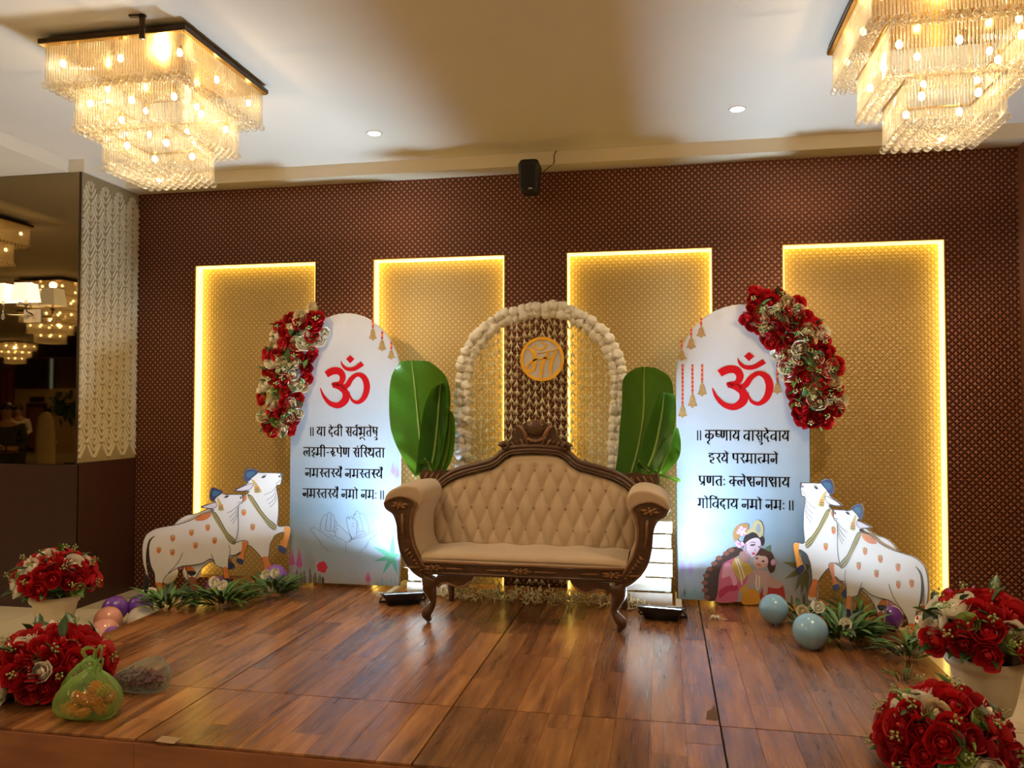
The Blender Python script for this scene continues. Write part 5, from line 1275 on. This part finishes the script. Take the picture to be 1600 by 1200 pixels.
def cow_pair(label, A, B, flip):
    A = Vector(A); B = Vector(B); D = (B-A).normalized(); N = Vector((-D.y, D.x))
    if N.y > 0: N = -N
    t = thing('cow_cutout', label, 'cow cutout', (A.x+D.x*.3, A.y+D.y*.3, ZS))
    def Wd(x, y, off=0.):
        u, v = uvp(x, y); return Vector((A.x+D.x*u+N.x*off, A.y+D.y*u+N.y*off, v+.012))
    def board_(name, pts, off):
        return MB().prism([Wd(x, y, off) for x, y in spline(pts, 2, True)], Vector((-N.x, -N.y, 0))*.012).build(name, M_cow, t, fix=True)
    far = board_('far_cow', FAR, .0); near = board_('near_cow', NEAR, .014)
    def fill(par, pts, m, off, name, sm=2):
        MB().poly([Wd(x, y, off) for x, y in (spline(pts, sm, True) if sm else pts)]).build(name, m, par)
    def line(par, pts, m, off, h=2.2, name='outline_print'):
        b = MB(); ribbon(b, [(*p, h) if len(p) == 2 else p for p in pts], lambda x, y: tuple(Wd(x, y, off)), 3); b.build(name, m, par)
    of, on = .0012, .0152
    line(far, FAR+FAR[:1], M_cb, of, 2.4); line(near, NEAR+NEAR[:1], M_cb, on, 2.4)
    # far cow
    fill(far, [(845,320),(850,292),(880,270),(892,290),(872,318)], M_co, of, 'hump_print')
    fill(far, [(1000,735),(1050,730),(1060,762),(1085,810),(1088,845),(1022,845),(1014,790)], M_co, of, 'leg_print')
    fill(far, [(1170,502),(1214,512),(1218,545),(1194,640),(1185,668),(1135,648),(1163,585),(1172,545)], mat('cow_amber_print', (.75,.30,.03), .5), of, 'leg_print'); fill(far, [(1132,640),(1186,668),(1181,700),(1165,705),(1125,675)], M_cn, of+.0005, 'hoof_print')
    fill(far, [(425,805),(455,790),(500,830),(490,850),(440,845)], M_co, of, 'leg_print'); fill(far, [(440,840),(505,840),(505,862),(470,876)], M_cb, of+.0004, 'hoof_print')
    fill(far, [(452,890),(508,890),(518,1000),(480,1000)], M_cbr, of, 'leg_print'); fill(far, [(482,1000),(520,1000),(550,1060),(500,1060)], M_cb, of, 'hoof_print')
    fill(far, [(740,752),(765,748),(775,775),(745,780)], M_cbr, of, 'leg_print'); fill(far, [(742,778),(775,772),(800,800),(782,820),(746,818)], M_cn, of+.0004, 'hoof_print')
    # near cow
    fill(near, [(497,452),(520,428),(560,410),(612,400),(620,416),(600,440),(560,458),(520,460)], M_co, on, 'hump_print')
    fill(near, [(203,925),(254,925),(262,960),(268,1030),(232,1030),(215,980)], M_co, on, 'leg_print'); fill(near, [(222,1025),(270,1025),(272,1045),(250,1062),(226,1048)], M_cn, on+.0004, 'hoof_print')
    fill(near, [(708,812),(746,812),(758,895),(720,895)], M_co, on, 'leg_print'); fill(near, [(718,893),(760,893),(766,928),(718,928)], M_cn, on+.0004, 'hoof_print')
    fill(near, [(852,613),(888,617),(893,640),(870,700),(858,756),(822,742),(845,690),(852,650)], M_co, on, 'leg_print'); fill(near, [(820,738),(862,754),(850,785),(810,762)], M_cn, on+.0004, 'hoof_print')
    fill(near, [(132,862),(150,885),(146,980),(130,1030),(117,950),(120,900)], M_cb, on, 'tail_tuft_print')
    line(near, [(198,572,2),(160,610,7),(146,680,8),(150,760,8),(172,830,5),(196,880,3)], M_cb, on, 3, 'tail_line_print')  # black line printed along the inside of the tail
    line(near, [(405,700),(385,750),(345,805),(300,850)], M_cb, on); line(near, [(620,710),(635,745),(650,780)], M_cb, on); line(near, [(752,640),(762,680),(754,740)], M_cb, on)
    for k in range(5): line(near, [(350+k*16, 832-k*3), (356+k*16, 812-k*2)], M_cpink, on, 3, 'udder_print')
    for par, o, dx, dy, cx in ((near, on, 0, 0, 0), (far, of, 1, 1, 1)):
        if par is near:
            gar = [(622,400),(655,396),(700,470),(745,548),(804,602),(795,638),(755,620),(708,550),(660,472)]; e0, e1 = [(640,400),(688,475),(730,552),(798,612)], [(630,402),(672,476),(716,552),(776,622)]
            crown = [(622,308),(612,270),(622,222),(640,216),(680,231),(703,242),(698,258),(660,285),(642,310)]; ear = [(545,357),(600,338),(655,324),(662,348),(640,366),(600,366)]; tas = [(662,285),(682,300),(702,338),(718,376),(700,386),(674,380),(674,330)]
            eye, nos, mou = (738,278), (840,286), [(818,325),(835,318),(852,322)]; nk = [[(818,345),(790,375),(740,402)], [(818,360),(795,400),(755,435)], [(820,385),(800,425),(768,462)], [(822,410),(805,445),(780,480)]]
        else:
            gar = [(892,268),(930,272),(1000,380),(1060,450),(1114,492),(1104,533),(1060,510),(998,432),(940,350)]; e0, e1 = [(918,275),(986,385),(1052,460),(1110,505)], [(906,280),(966,385),(1036,470),(1106,522)]
            crown = [(873,158),(873,112),(888,78),(930,73),(972,87),(973,104),(930,140),(907,164)]; ear = [(802,234),(850,208),(930,180),(936,202),(908,228),(850,237)]; tas = [(920,150),(950,160),(988,215),(1002,243),(975,253),(947,248),(945,190)]
            eye, nos, mou = (1020,130), (1132,128), [(1105,182),(1125,172),(1146,150)]; nk = [[(1108,205),(1080,240),(1020,268)], [(1110,225),(1090,270),(1040,305)], [(1112,250),(1095,300),(1052,335)], [(1114,280),(1100,325),(1062,360)]]
        fill(par, gar, M_cgar, o, 'garland_print'); line(par, e0, M_cgold, o+.0005, 2.5, 'garland_edge_print'); line(par, e1, M_cgold, o+.0005, 2.5, 'garland_edge_print')
        fill(par, crown, M_cn, o, 'crown_print'); c0 = crown[4]; fill(par, [(crown[2][0]+8, crown[2][1]+18), (crown[4][0]-14, crown[4][1]+6), (crown[6][0]-14, crown[6][1]-2), (crown[0][0]+14, crown[0][1]-30)], M_cteal, o+.0005, 'crown_feather_print')
        fill(par, ear, M_cpink if False else mat('cow_ear_print', (.55,.50,.56), .5), o, 'ear_print'); line(par, ear+ear[:1], M_cb, o+.0004, 1.8)
        fill(par, tas, M_cgold, o, 'tassel_print'); bx = tas[4][0], tas[4][1]
        for k, m_ in enumerate((M_co, M_cbr, M_cgar)): fill(par, [(bx[0]-22, bx[1]-46+k*15), (bx[0]+6, bx[1]-50+k*15), (bx[0]+11, bx[1]-41+k*15), (bx[0]-24, bx[1]-37+k*15)], m_, o+.0005, 'tassel_band_print', 0)
        ex, ey = eye; fill(par, [(ex-18,ey+8),(ex-4,ey-6),(ex+16,ey-8),(ex+8,ey+4),(ex-4,ey+10)], M_cb, o, 'eye_print'); line(par, [(ex-22,ey+14),(ex-4,ey-12),(ex+20,ey-14)], M_cb, o, 1.5)
        fill(par, [(nos[0]-4,nos[1]+6),(nos[0]-2,nos[1]-8),(nos[0]+8,nos[1]-4),(nos[0]+5,nos[1]+7)], M_cb, o, 'nostril_print'); line(par, mou, M_cb, o, 1.6, 'mouth_print')
        fill(par, [(nos[0]+10,nos[1]-20),(nos[0]+22,nos[1]-20),(nos[0]+20,nos[1]+14),(nos[0]+12,nos[1]+6)], mat('cow_muzzle_print', (.10,.09,.12), .5), o, 'muzzle_print')
        for q in nk: line(par, q, M_cb, o, 1.5, 'neck_fold_print')
        for hx, hy in HANDP[0 if par is near else 1]:
            fill(par, [(hx-15,hy+8),(hx-10,hy+22),(hx+6,hy+24),(hx+16,hy+8),(hx+14,hy-4),(hx-14,hy-4)], M_co, o, 'palm_print')
            for k in range(4): fx = hx-13+k*9; fill(par, [(fx-3,hy),(fx-3,hy-18-4*(k in (1,2))),(fx+1,hy-22-4*(k in (1,2))),(fx+4,hy-18),(fx+4,hy)], M_cgold if k % 2 else M_co, o+.0004, 'finger_print', 0)
    # timber battens that hold it up
    for (x, y) in ((245, 1000), (740, 880)):
        u, v = uvp(x, y); p = Vector((A.x+D.x*u, A.y+D.y*u)); zb0 = ZS if p.x > SX0+.03 else 0.; b = MB(); b.bar((p.x-N.x*.02, p.y-N.y*.02, zb0+.002), (p.x-N.x*.02, p.y-N.y*.02, v+.25), .025, .018, Vector((N.x, N.y, 0))); b.build('support_stake', M_wframe, t)
        MB().bar((p.x+N.x*.16, p.y+N.y*.16, zb0+.011), (p.x-N.x*.18, p.y-N.y*.18, zb0+.011), .028, .018).build('batten', M_wframe, t)
cow_pair('pair of painted white cows facing right at the left of the stage', LA, LB, 0)
cow_pair('pair of painted white cows facing left at the right of the stage', (1.48, 5.40), (1.13, 5.91), 1)
# ================================================================ plastic bags and what is in them
def M_film(name, col, ft):
    m = bpy.data.materials.new(name); m.use_nodes = True; t = m.node_tree; t.nodes.clear(); N = t.nodes.new
    o = N('ShaderNodeOutputMaterial'); tr = N('ShaderNodeBsdfTransparent'); tr.inputs[0].default_value = (*[.62+.38*c for c in col], 1)
    tl = N('ShaderNodeBsdfTranslucent'); tl.inputs[0].default_value = (*col, 1); df = N('ShaderNodeBsdfDiffuse'); df.inputs[0].default_value = (*col, 1)
    gl = N('ShaderNodeBsdfGlossy'); gl.inputs[1].default_value = .15; m0 = N('ShaderNodeMixShader'); m0.inputs[0].default_value = .5; t.links.new(tl.outputs[0], m0.inputs[1]); t.links.new(df.outputs[0], m0.inputs[2])
    m1 = N('ShaderNodeMixShader'); m1.inputs[0].default_value = .14; t.links.new(m0.outputs[0], m1.inputs[1]); t.links.new(gl.outputs[0], m1.inputs[2])
    m2 = N('ShaderNodeMixShader'); lw = N('ShaderNodeLayerWeight'); lw.inputs[0].default_value = .4; mr = N('ShaderNodeMapRange'); t.links.new(lw.outputs['Facing'], mr.inputs[0]); mr.inputs[3].default_value = ft; mr.inputs[4].default_value = min(1, ft+.55)
    t.links.new(mr.outputs[0], m2.inputs[0]); t.links.new(tr.outputs[0], m2.inputs[1]); t.links.new(m1.outputs[0], m2.inputs[2])
    nz = N('ShaderNodeTexNoise'); nz.inputs['Scale'].default_value = 26; mp = N('ShaderNodeMapping'); mp.inputs['Scale'].default_value = (1, 1, .35); tc = N('ShaderNodeTexCoord'); t.links.new(tc.outputs['Object'], mp.inputs[0]); t.links.new(mp.outputs[0], nz.inputs['Vector'])
    bp = N('ShaderNodeBump'); bp.inputs['Strength'].default_value = .7; bp.inputs['Distance'].default_value = .012; t.links.new(nz.outputs[0], bp.inputs['Height'])
    for s in (tl, df, gl): t.links.new(bp.outputs[0], s.inputs['Normal'])
    t.links.new(m2.outputs[0], o.inputs[0]); return m
M_gbag = M_film('green_plastic_film', (.42, .66, .20), .22); M_cbag = M_film('clear_plastic_film', (.55, .62, .55), .08)
def bag(label, loc, rx, ry, h, seed, m, neck=(.0, 0.), handles=2, lean=0.):
    r = random.Random(seed); L = Vector(loc); t = thing('plastic_bag', label, 'plastic bag', loc); n = 36; rows = []
    prof = [(.62, .0), (.86, .04), (.99, .16), (1., .30), (.92, .46), (.74, .62), (.50, .78), (.26, .90), (.12, .97)]
    for s, z in prof:
        row = []
        for k in range(n):
            a = 2*pi*k/n; w_ = 1+.05*sin(5*a+seed)+.09*sin(11*a+seed*2)*z+.05*sin(17*a)*z+r.uniform(-.012, .012)
            row.append((L.x+neck[0]*z*z+rx*s*w_*cos(a), L.y+neck[1]*z*z+ry*s*w_*sin(a), L.z+h*z+.008*sin(3*a)*(1-z)*(z > .02)))
        rows.append(row)
    b = MB(); b.grid(rows, True); b.f.append(tuple(range(n-1, -1, -1))); b.build('film', m, t, True)
    top = L+Vector((neck[0], neck[1], h*.95))
    for k in range(handles):
        s = -1 if k == 0 else 1; q = spline([top+Vector((s*.012, 0, -.03)), top+Vector((s*.03-.02, .01*s, .02)), top+Vector((s*.026, .012*s, .045)), top+Vector((s*.012+.03, .012*s, .04)), top+Vector((s*.02+.014, 0, -.02))], 5)
        MB().tube(q, .010, 6, flat=.3).build('handle', m, t, True)
    return t
bag('green plastic bag of marigolds at the front left of the stage', (-2.755, 3.44, ZS+.001), .165, .12, .235, 3, M_gbag, (.025, 0))
bag('second green plastic bag behind the bag of marigolds', (-2.90, 3.56, ZS+.001), .11, .085, .25, 5, M_gbag, (.07, 0), 2)
bag('clear plastic bag of purple petals at the front left of the stage', (-2.74, 3.80, ZS+.001), .165, .11, .175, 8, M_cbag, (.10, .02), 0)
M_mari = noisy('orange_marigold', (.95, .26, .0), (.85, .15, .0), 40, .7, bump=.8); M_mariy = noisy('yellow_marigold', (.72, .45, .02), (.65, .34, .012), 40, .7, bump=.8)
def mari_mesh(m):
    b = MB(); r = random.Random(4)
    for ring, (n, rad, z) in enumerate(((12, .030, .0), (10, .022, .012), (7, .013, .020), (1, 0, .024), (10, .024, -.012))):
        for k in range(n): a = 2*pi*k/n+ring*.3; b.sphere((rad*cos(a), rad*sin(a), z), .0085, 6, 4, (1, 1, .7))
    b.sphere((0,0,0), .024, 8, 6); return b.mesh('marigold', m, True)
mm = [mari_mesh(M_mari), mari_mesh(M_mariy)]; rg = random.Random(9)
spots = [(-.09, -.03, .035), (-.035, -.06, .035), (.025, -.062, .035), (.08, -.02, .04), (-.05, .03, .04), (.02, .03, .038), (.06, -.035, .085), (.0, -.02, .085), (.09, .03, .085), (.085, -.005, .125), (-.06, -.012, .082), (.035, .0, .13)]
for i, (dx, dy, dz) in enumerate(spots):
    o = bpy.data.objects.new('marigold', mm[1 if i == 9 else 0]); COL.objects.link(o); o.location = (-2.755+dx, 3.44+dy, ZS+dz); o.rotation_euler = (rg.uniform(0, 6), rg.uniform(0, 6), 0)
    tag(o, 'yellow marigold in the upper right of the green bag' if i == 9 else 'orange marigold lying in the front green bag', 'marigold', 'marigolds in the green bag')
b = MB()
for i in range(420):
    a = rg.uniform(0, 2*pi); s = rg.random()**.5; x, y, z = -2.75+.135*s*cos(a), 3.80+.08*s*sin(a), ZS+.012+rg.random()*.11*(1-.6*s*s); d = Vector((rg.uniform(-1,1), rg.uniform(-1,1), rg.uniform(-.5,.5))).normalized()*.016; e_ = d.orthogonal().normalized()*.007
    p = Vector((x, y, z)); b.add([p-d, p+e_, p+d, p-e_], [(0,1,2,3)])
o = solo('purple_petals', b, noisy('mauve_petal', (.28, .10, .14), (.16, .045, .07), 30, .5), 'heap of purple petals inside the clear bag', 'petals', (-2.75, 3.80, ZS)); o['kind'] = 'stuff'
b = MB()
for i in range(50):
    a = rg.uniform(0, 2*pi); s = rg.random()**.5; p = Vector((-2.90+.06*s*cos(a), 3.56+.05*s*sin(a), ZS+.02+rg.random()*.12)); b.sphere(p, .022, 6, 4)
o = solo('green_buds', b, M_sprig, 'loose green buds inside the second green bag', 'buds', (-2.90, 3.56, ZS), smooth=True); o['kind'] = 'stuff'
# ================================================================ wall lamp on the mirror
M_shade = mat('white_lamp_shade', (.85, .80, .70), .7, emit=(1.0, .84, .62), es=.8); M_shade.cycles.emission_sampling = 'NONE'
M_chrome = mat('bronze_chrome', (.35, .26, .16), .2, .9)
p0 = PY(10, 445, 5.72); p1 = PY(41, 445, 5.72)
t = thing('wall_lamp', 'twin wall lamp with square white shades mounted on the mirror', 'wall lamp', (p1.x-.05, YM-.013, 2.45))
zt_, zb_ = PY(41, 443, 5.72).z, PY(41, 471, 5.72).z
for c in (p0.x-.03, p1.x+.0):
    b = MB(); q = lambda w_, z: [(c-w_, 5.72-w_, z), (c+w_, 5.72-w_, z), (c+w_, 5.72+w_, z), (c-w_, 5.72+w_, z)]
    b.grid([q(.078, zb_), q(.060, zt_)], True); b.build('lamp_shade', M_shade, t)
    MB().lathe([(.02, -.0), (.012, .02), (.012, .05)], 10, (c, 5.72, zb_-.035)).build('lamp_holder', M_chrome, t, True)
    MB().tube(spline([(c, 5.72, zb_-.03), (c, 5.73, zb_-.08), (c, 5.79, zb_-.10), (p1.x-.06, 5.86, zb_-.10)], 4), .008, 6).build('arm', M_chrome, t, True)
    MB().lathe([(.002, -.12), (.016, -.105), (.010, -.085), (.003, -.06), (.003, -.03)], 8, (c, 5.72, zb_-.03)).build('crystal_drop', M_ball, t, True)
    L = bpy.data.lights.new('wall_lamp_glow', 'POINT'); L.energy = 3.; L.color = WARM; L.shadow_soft_size = .03
    o = bpy.data.objects.new('wall_lamp_glow', L); COL.objects.link(o); o.parent = t; o.location = Vector((c, 5.72, zt_+.03))-ORG[t.name]
MB().box(p1.x-.14, p1.x+.02, YM-.028, YM-.0125, zb_-.16, zb_-.05).build('back_plate', mat('cream_plate', (.6, .5, .36), .4), t)
# ================================================================ the rest of the hall, seen in the tinted mirror
def RF(px, py, y):          # where a thing at depth y shows at this pixel of the mirror
    q = PY(px, py, 2*(YM-.012)-y); return Vector((q.x, y, q.z))
a = RF(43, 630, -13.98); c = RF(72, 705, -13.98)
b = MB(); b.box(a.x, c.x, -14.0, -13.93, 0, a.z); dr = struct('door_1', b, M_maroon)
b = MB(); b.box(a.x+.1, c.x-.1, -13.94, -13.915, .15, a.z-.15); b.build('door_panel', M_trimwood, dr)
MB().sphere((c.x-.12, -13.90, 1.0), .04, 8, 6).build('door_handle', M_chrome, dr, True)
b = MB(); b.box((a.x+c.x)/2-.3, (a.x+c.x)/2+.3, -14.0, -13.95, a.z+.04, a.z+.24); solo('door_sign', b, M_maroon, 'dark sign plate over the far door in the mirror', 'sign', ((a.x+c.x)/2, -13.95, a.z+.04))
a = RF(26, 562, -13.9); c = RF(76, 607, -13.9); cu = MB(); rows = []
for z in (c.z, (a.z+c.z)/2, a.z): rows.append([(a.x+(c.x-a.x)*i/60, -13.88+.05*sin(i*1.3), z) for i in range(61)])
cu.grid(rows); solo('curtain', cu, noisy('dark_curtain', (.03, .022, .016), (.05, .035, .025), 3, .9), 'dark pleated curtain above the far door in the mirror', 'curtain', ((a.x+c.x)/2, -13.88, c.z), smooth=True)
a = RF(76.5, 560, -13.9); c = RF(81, 607, -13.9); b = MB(); b.box(a.x, c.x, -14.02, -13.96, c.z, a.z); w1 = struct('window_1', b, mat('dusk_window', (.3, .4, .5), .3, emit=(.55, .7, .8), es=.35))
b = MB(); b.box(a.x-.05, a.x, -14.02, -13.94, c.z, a.z); b.box(c.x, c.x+.05, -14.02, -13.94, c.z, a.z); b.build('window_frame', M_dplate, w1)
for i, (px, py) in enumerate(((92, 638), (116, 638))):
    q = RF(px, py, -13.9); t = thing('wall_wreath', ('left', 'right')[i]+' of two dark wreaths on the far wall in the mirror', 'wreath', (q.x, -13.95, q.z-.5)); r = random.Random(60+i)
    MB().tube([(q.x, -13.99, q.z), (q.x, -13.86, q.z)], [.3, .2], 10).build('backing', M_lf[0], t)
    for k in range(40): aa = r.uniform(0, 6.28); rr = r.uniform(0, .5); d = Vector((cos(aa), -.5, sin(aa))).normalized(); inst('leaf', LEAF[k % 2], t, (q.x+rr*cos(aa), -13.85, q.z+rr*sin(aa)), q=d.to_track_quat('Y', 'Z'), scale=3.5)
a = RF(83, 525, -8.); c = RF(128, 540, -8.)
b = MB(); b.box(a.x-.5, c.x+2, -8.4, -8, 3.1, ZC); struct('trim_4', b, M_maroon)
# white covered chair, red drape and two people
q = RF(82, 720, -2.5); t = thing('covered_chair', 'chair in a white cover reflected low in the mirror', 'chair', (q.x, -2.5, 0)); M_cov = noisy('ivory_cloth', (.55, .46, .30), (.50, .40, .26), 4, .8); x = q.x
rows = []
for z, w_, d_ in ((.0, .27, .26), (.45, .25, .25)): rows.append([(x+w_*cos(2*pi*k/24)*(1+.04*sin(6*k)), -2.5+d_*sin(2*pi*k/24), z) for k in range(24)])
b = MB(); b.grid(rows, True); b.f.append(tuple(range(24, 48))); b.build('seat_cover', M_cov, t, True)
b = MB(); rows = []
for z, w_ in ((.44, .22), (.8, .22), (1.15, .21), (1.45, .17), (1.56, .08), (1.58, .01)): rows.append([(x+w_*s, -2.5+.2+.05*dy, z) for s, dy in ((-1,-.5),(-.5,-1),(0,-1.1),(.5,-1),(1,-.5),(1,.5),(.5,1),(0,1),(-.5,1),(-1,.5))])
b.grid(rows, True); b.build('back_cover', M_cov, t, True); MB().tube([(x-.22, -2.36, .95), (x, -2.33, .9), (x+.22, -2.36, .95)], .035, 6).build('sash', mat('gold_sash', (.5,.36,.12), .5), t, True)
q = RF(6, 600, -6.); dp = MB(); rows = []
for z in (.05, 1.2, 2.0, 2.6): rows.append([(q.x-.9+1.2*i/40, -6+.07*sin(i*1.1), z) for i in range(41)])
dp.grid(rows); solo('red_drape', dp, noisy('red_brown_drape', (.20, .035, .02), (.13, .02, .012), 3, .8), 'red brown drape reflected at the left edge of the mirror', 'drape', (q.x-.3, -6, .05), smooth=True)
def person(label, loc, rz, s, shirt, pants, skin, hair):
    """standing figure, arms folded forward; one skinned body, clothing and hair as parts"""
    t = thing('person', label, 'person', loc); t.rotation_euler = (0, 0, rz); t.scale = (s, s, s)
    def skinned(name, verts, edges, rad, m):
        me = bpy.data.meshes.new(name); me.from_pydata(verts, edges, []); o = bpy.data.objects.new(name, me); COL.objects.link(o); o.parent = t; me.materials.append(m)
        sk = o.modifiers.new('skin', 'SKIN'); sk.use_smooth_shade = True
        for i, r_ in enumerate(rad): me.skin_vertices[0].data[i].radius = r_
        me.skin_vertices[0].data[0].use_root = True
        sb = o.modifiers.new('sub', 'SUBSURF'); sb.levels = sb.render_levels = 2; return o
    V = [(0,0,.95),(0,0,1.12),(0,.0,1.30),(0,.01,1.42),(0,.0,1.52),(0,-.02,1.62),(0,-.02,1.70), (.19,.01,1.40),(.25,.03,1.14),(.16,-.18,1.08),(.06,-.26,1.10), (-.19,.01,1.40),(-.25,.03,1.14),(-.16,-.18,1.06),(-.06,-.27,1.07), (.10,0,.90),(.11,-.01,.50),(.11,.02,.09),(.11,-.12,.03), (-.10,0,.90),(-.11,-.01,.50),(-.11,.02,.09),(-.11,-.12,.03)]
    E = [(0,1),(1,2),(2,3),(3,4),(4,5),(5,6),(3,7),(7,8),(8,9),(9,10),(3,11),(11,12),(12,13),(13,14),(0,15),(15,16),(16,17),(17,18),(0,19),(19,20),(20,21),(21,22)]
    R = [(.15,.11),(.14,.10),(.16,.11),(.12,.09),(.055,.055),(.085,.10),(.075,.09),(.065,.065),(.05,.05),(.04,.04),(.03,.045),(.065,.065),(.05,.05),(.04,.04),(.03,.045),(.095,.095),(.06,.06),(.04,.045),(.035,.035),(.095,.095),(.06,.06),(.04,.045),(.035,.035)]
    skinned('body', V, E, R, skin)
    k = 1.16
    skinned('shirt', [V[i] for i in (0,1,2,3,7,8,9,11,12,13)], [(0,1),(1,2),(2,3),(3,4),(4,5),(5,6),(3,7),(7,8),(8,9)], [tuple(a*k for a in R[i]) for i in (0,1,2,3,7,8,9,11,12,13)], shirt)
    skinned('trousers', [V[i] for i in (0,15,16,17,19,20,21)], [(0,1),(1,2),(2,3),(0,4),(4,5),(5,6)], [tuple(a*k for a in R[i]) for i in (0,15,16,17,19,20,21)], pants)
    hb = MB(); hb.sphere((0, .005, 1.675), .112, 14, 10, (.86, 1, .92)); hb.v = [(x, y, max(z, 1.665 if y < -.03 else 1.56)) for x, y, z in hb.v]; o = hb.build('hair', hair, None, True); o.parent = t
    for sx in (-1, 1):
        e_ = MB(); e_.sphere((sx*.032, -.112, 1.635), .010, 8, 6); o = e_.build('eye', M_cb, None, True); o.parent = t
        e_ = MB(); e_.sphere((sx*.088, -.01, 1.63), .024, 8, 6, (.4, .7, 1.2)); o = e_.build('ear', skin, None, True); o.parent = t
        for f in range(5):
            x0, y0, z0 = (V[10] if sx > 0 else V[14]); an = (-.025+.013*f); fg = MB(); l = (.05, .07, .075, .07, .055)[f]
            fg.tube([(x0-sx*.01, y0-.01, z0+an), (x0-sx*(.01+l*.6), y0-.03, z0+an), (x0-sx*(.01+l), y0-.015, z0+an-.01)], [.010, .009, .007], 6); o = fg.build('finger', skin, None, True); o.parent = t
    nb = MB(); nb.tube([(0, -.112, 1.645), (0, -.138, 1.60), (0, -.112, 1.595)], [.008, .016, .008], 6); o = nb.build('nose', skin, None, True); o.parent = t
    mb = MB(); mb.tube([(-.026, -.112, 1.567), (0, -.118, 1.565), (.026, -.112, 1.567)], [.003, .006, .003], 6); o = mb.build('mouth', mat('lip', (.25,.08,.06), .5), None, True); o.parent = t
M_skin = mat('brown_skin', (.28, .15, .09), .5); M_hair = mat('black_hair', (.01, .008, .007), .5); M_dk = noisy('dark_green_cloth', (.018, .022, .012), (.025, .028, .016), 5, .8); M_wh = noisy('white_shirt_cloth', (.55, .52, .48), (.5, .47, .43), 5, .8); M_pt = mat('black_trousers', (.02, .02, .022), .8)
q = RF(10, 700, 1.2); person('person in dark clothes reflected nearest in the mirror', (q.x, 1.2, 0), radians(150), .99, M_dk, M_dk, M_skin, M_hair)
q = RF(28, 700, -4.0); person('person in a white shirt reflected behind the dark figure', (q.x, -4.0, 0), radians(160), .97, M_wh, M_pt, M_skin, M_hair)
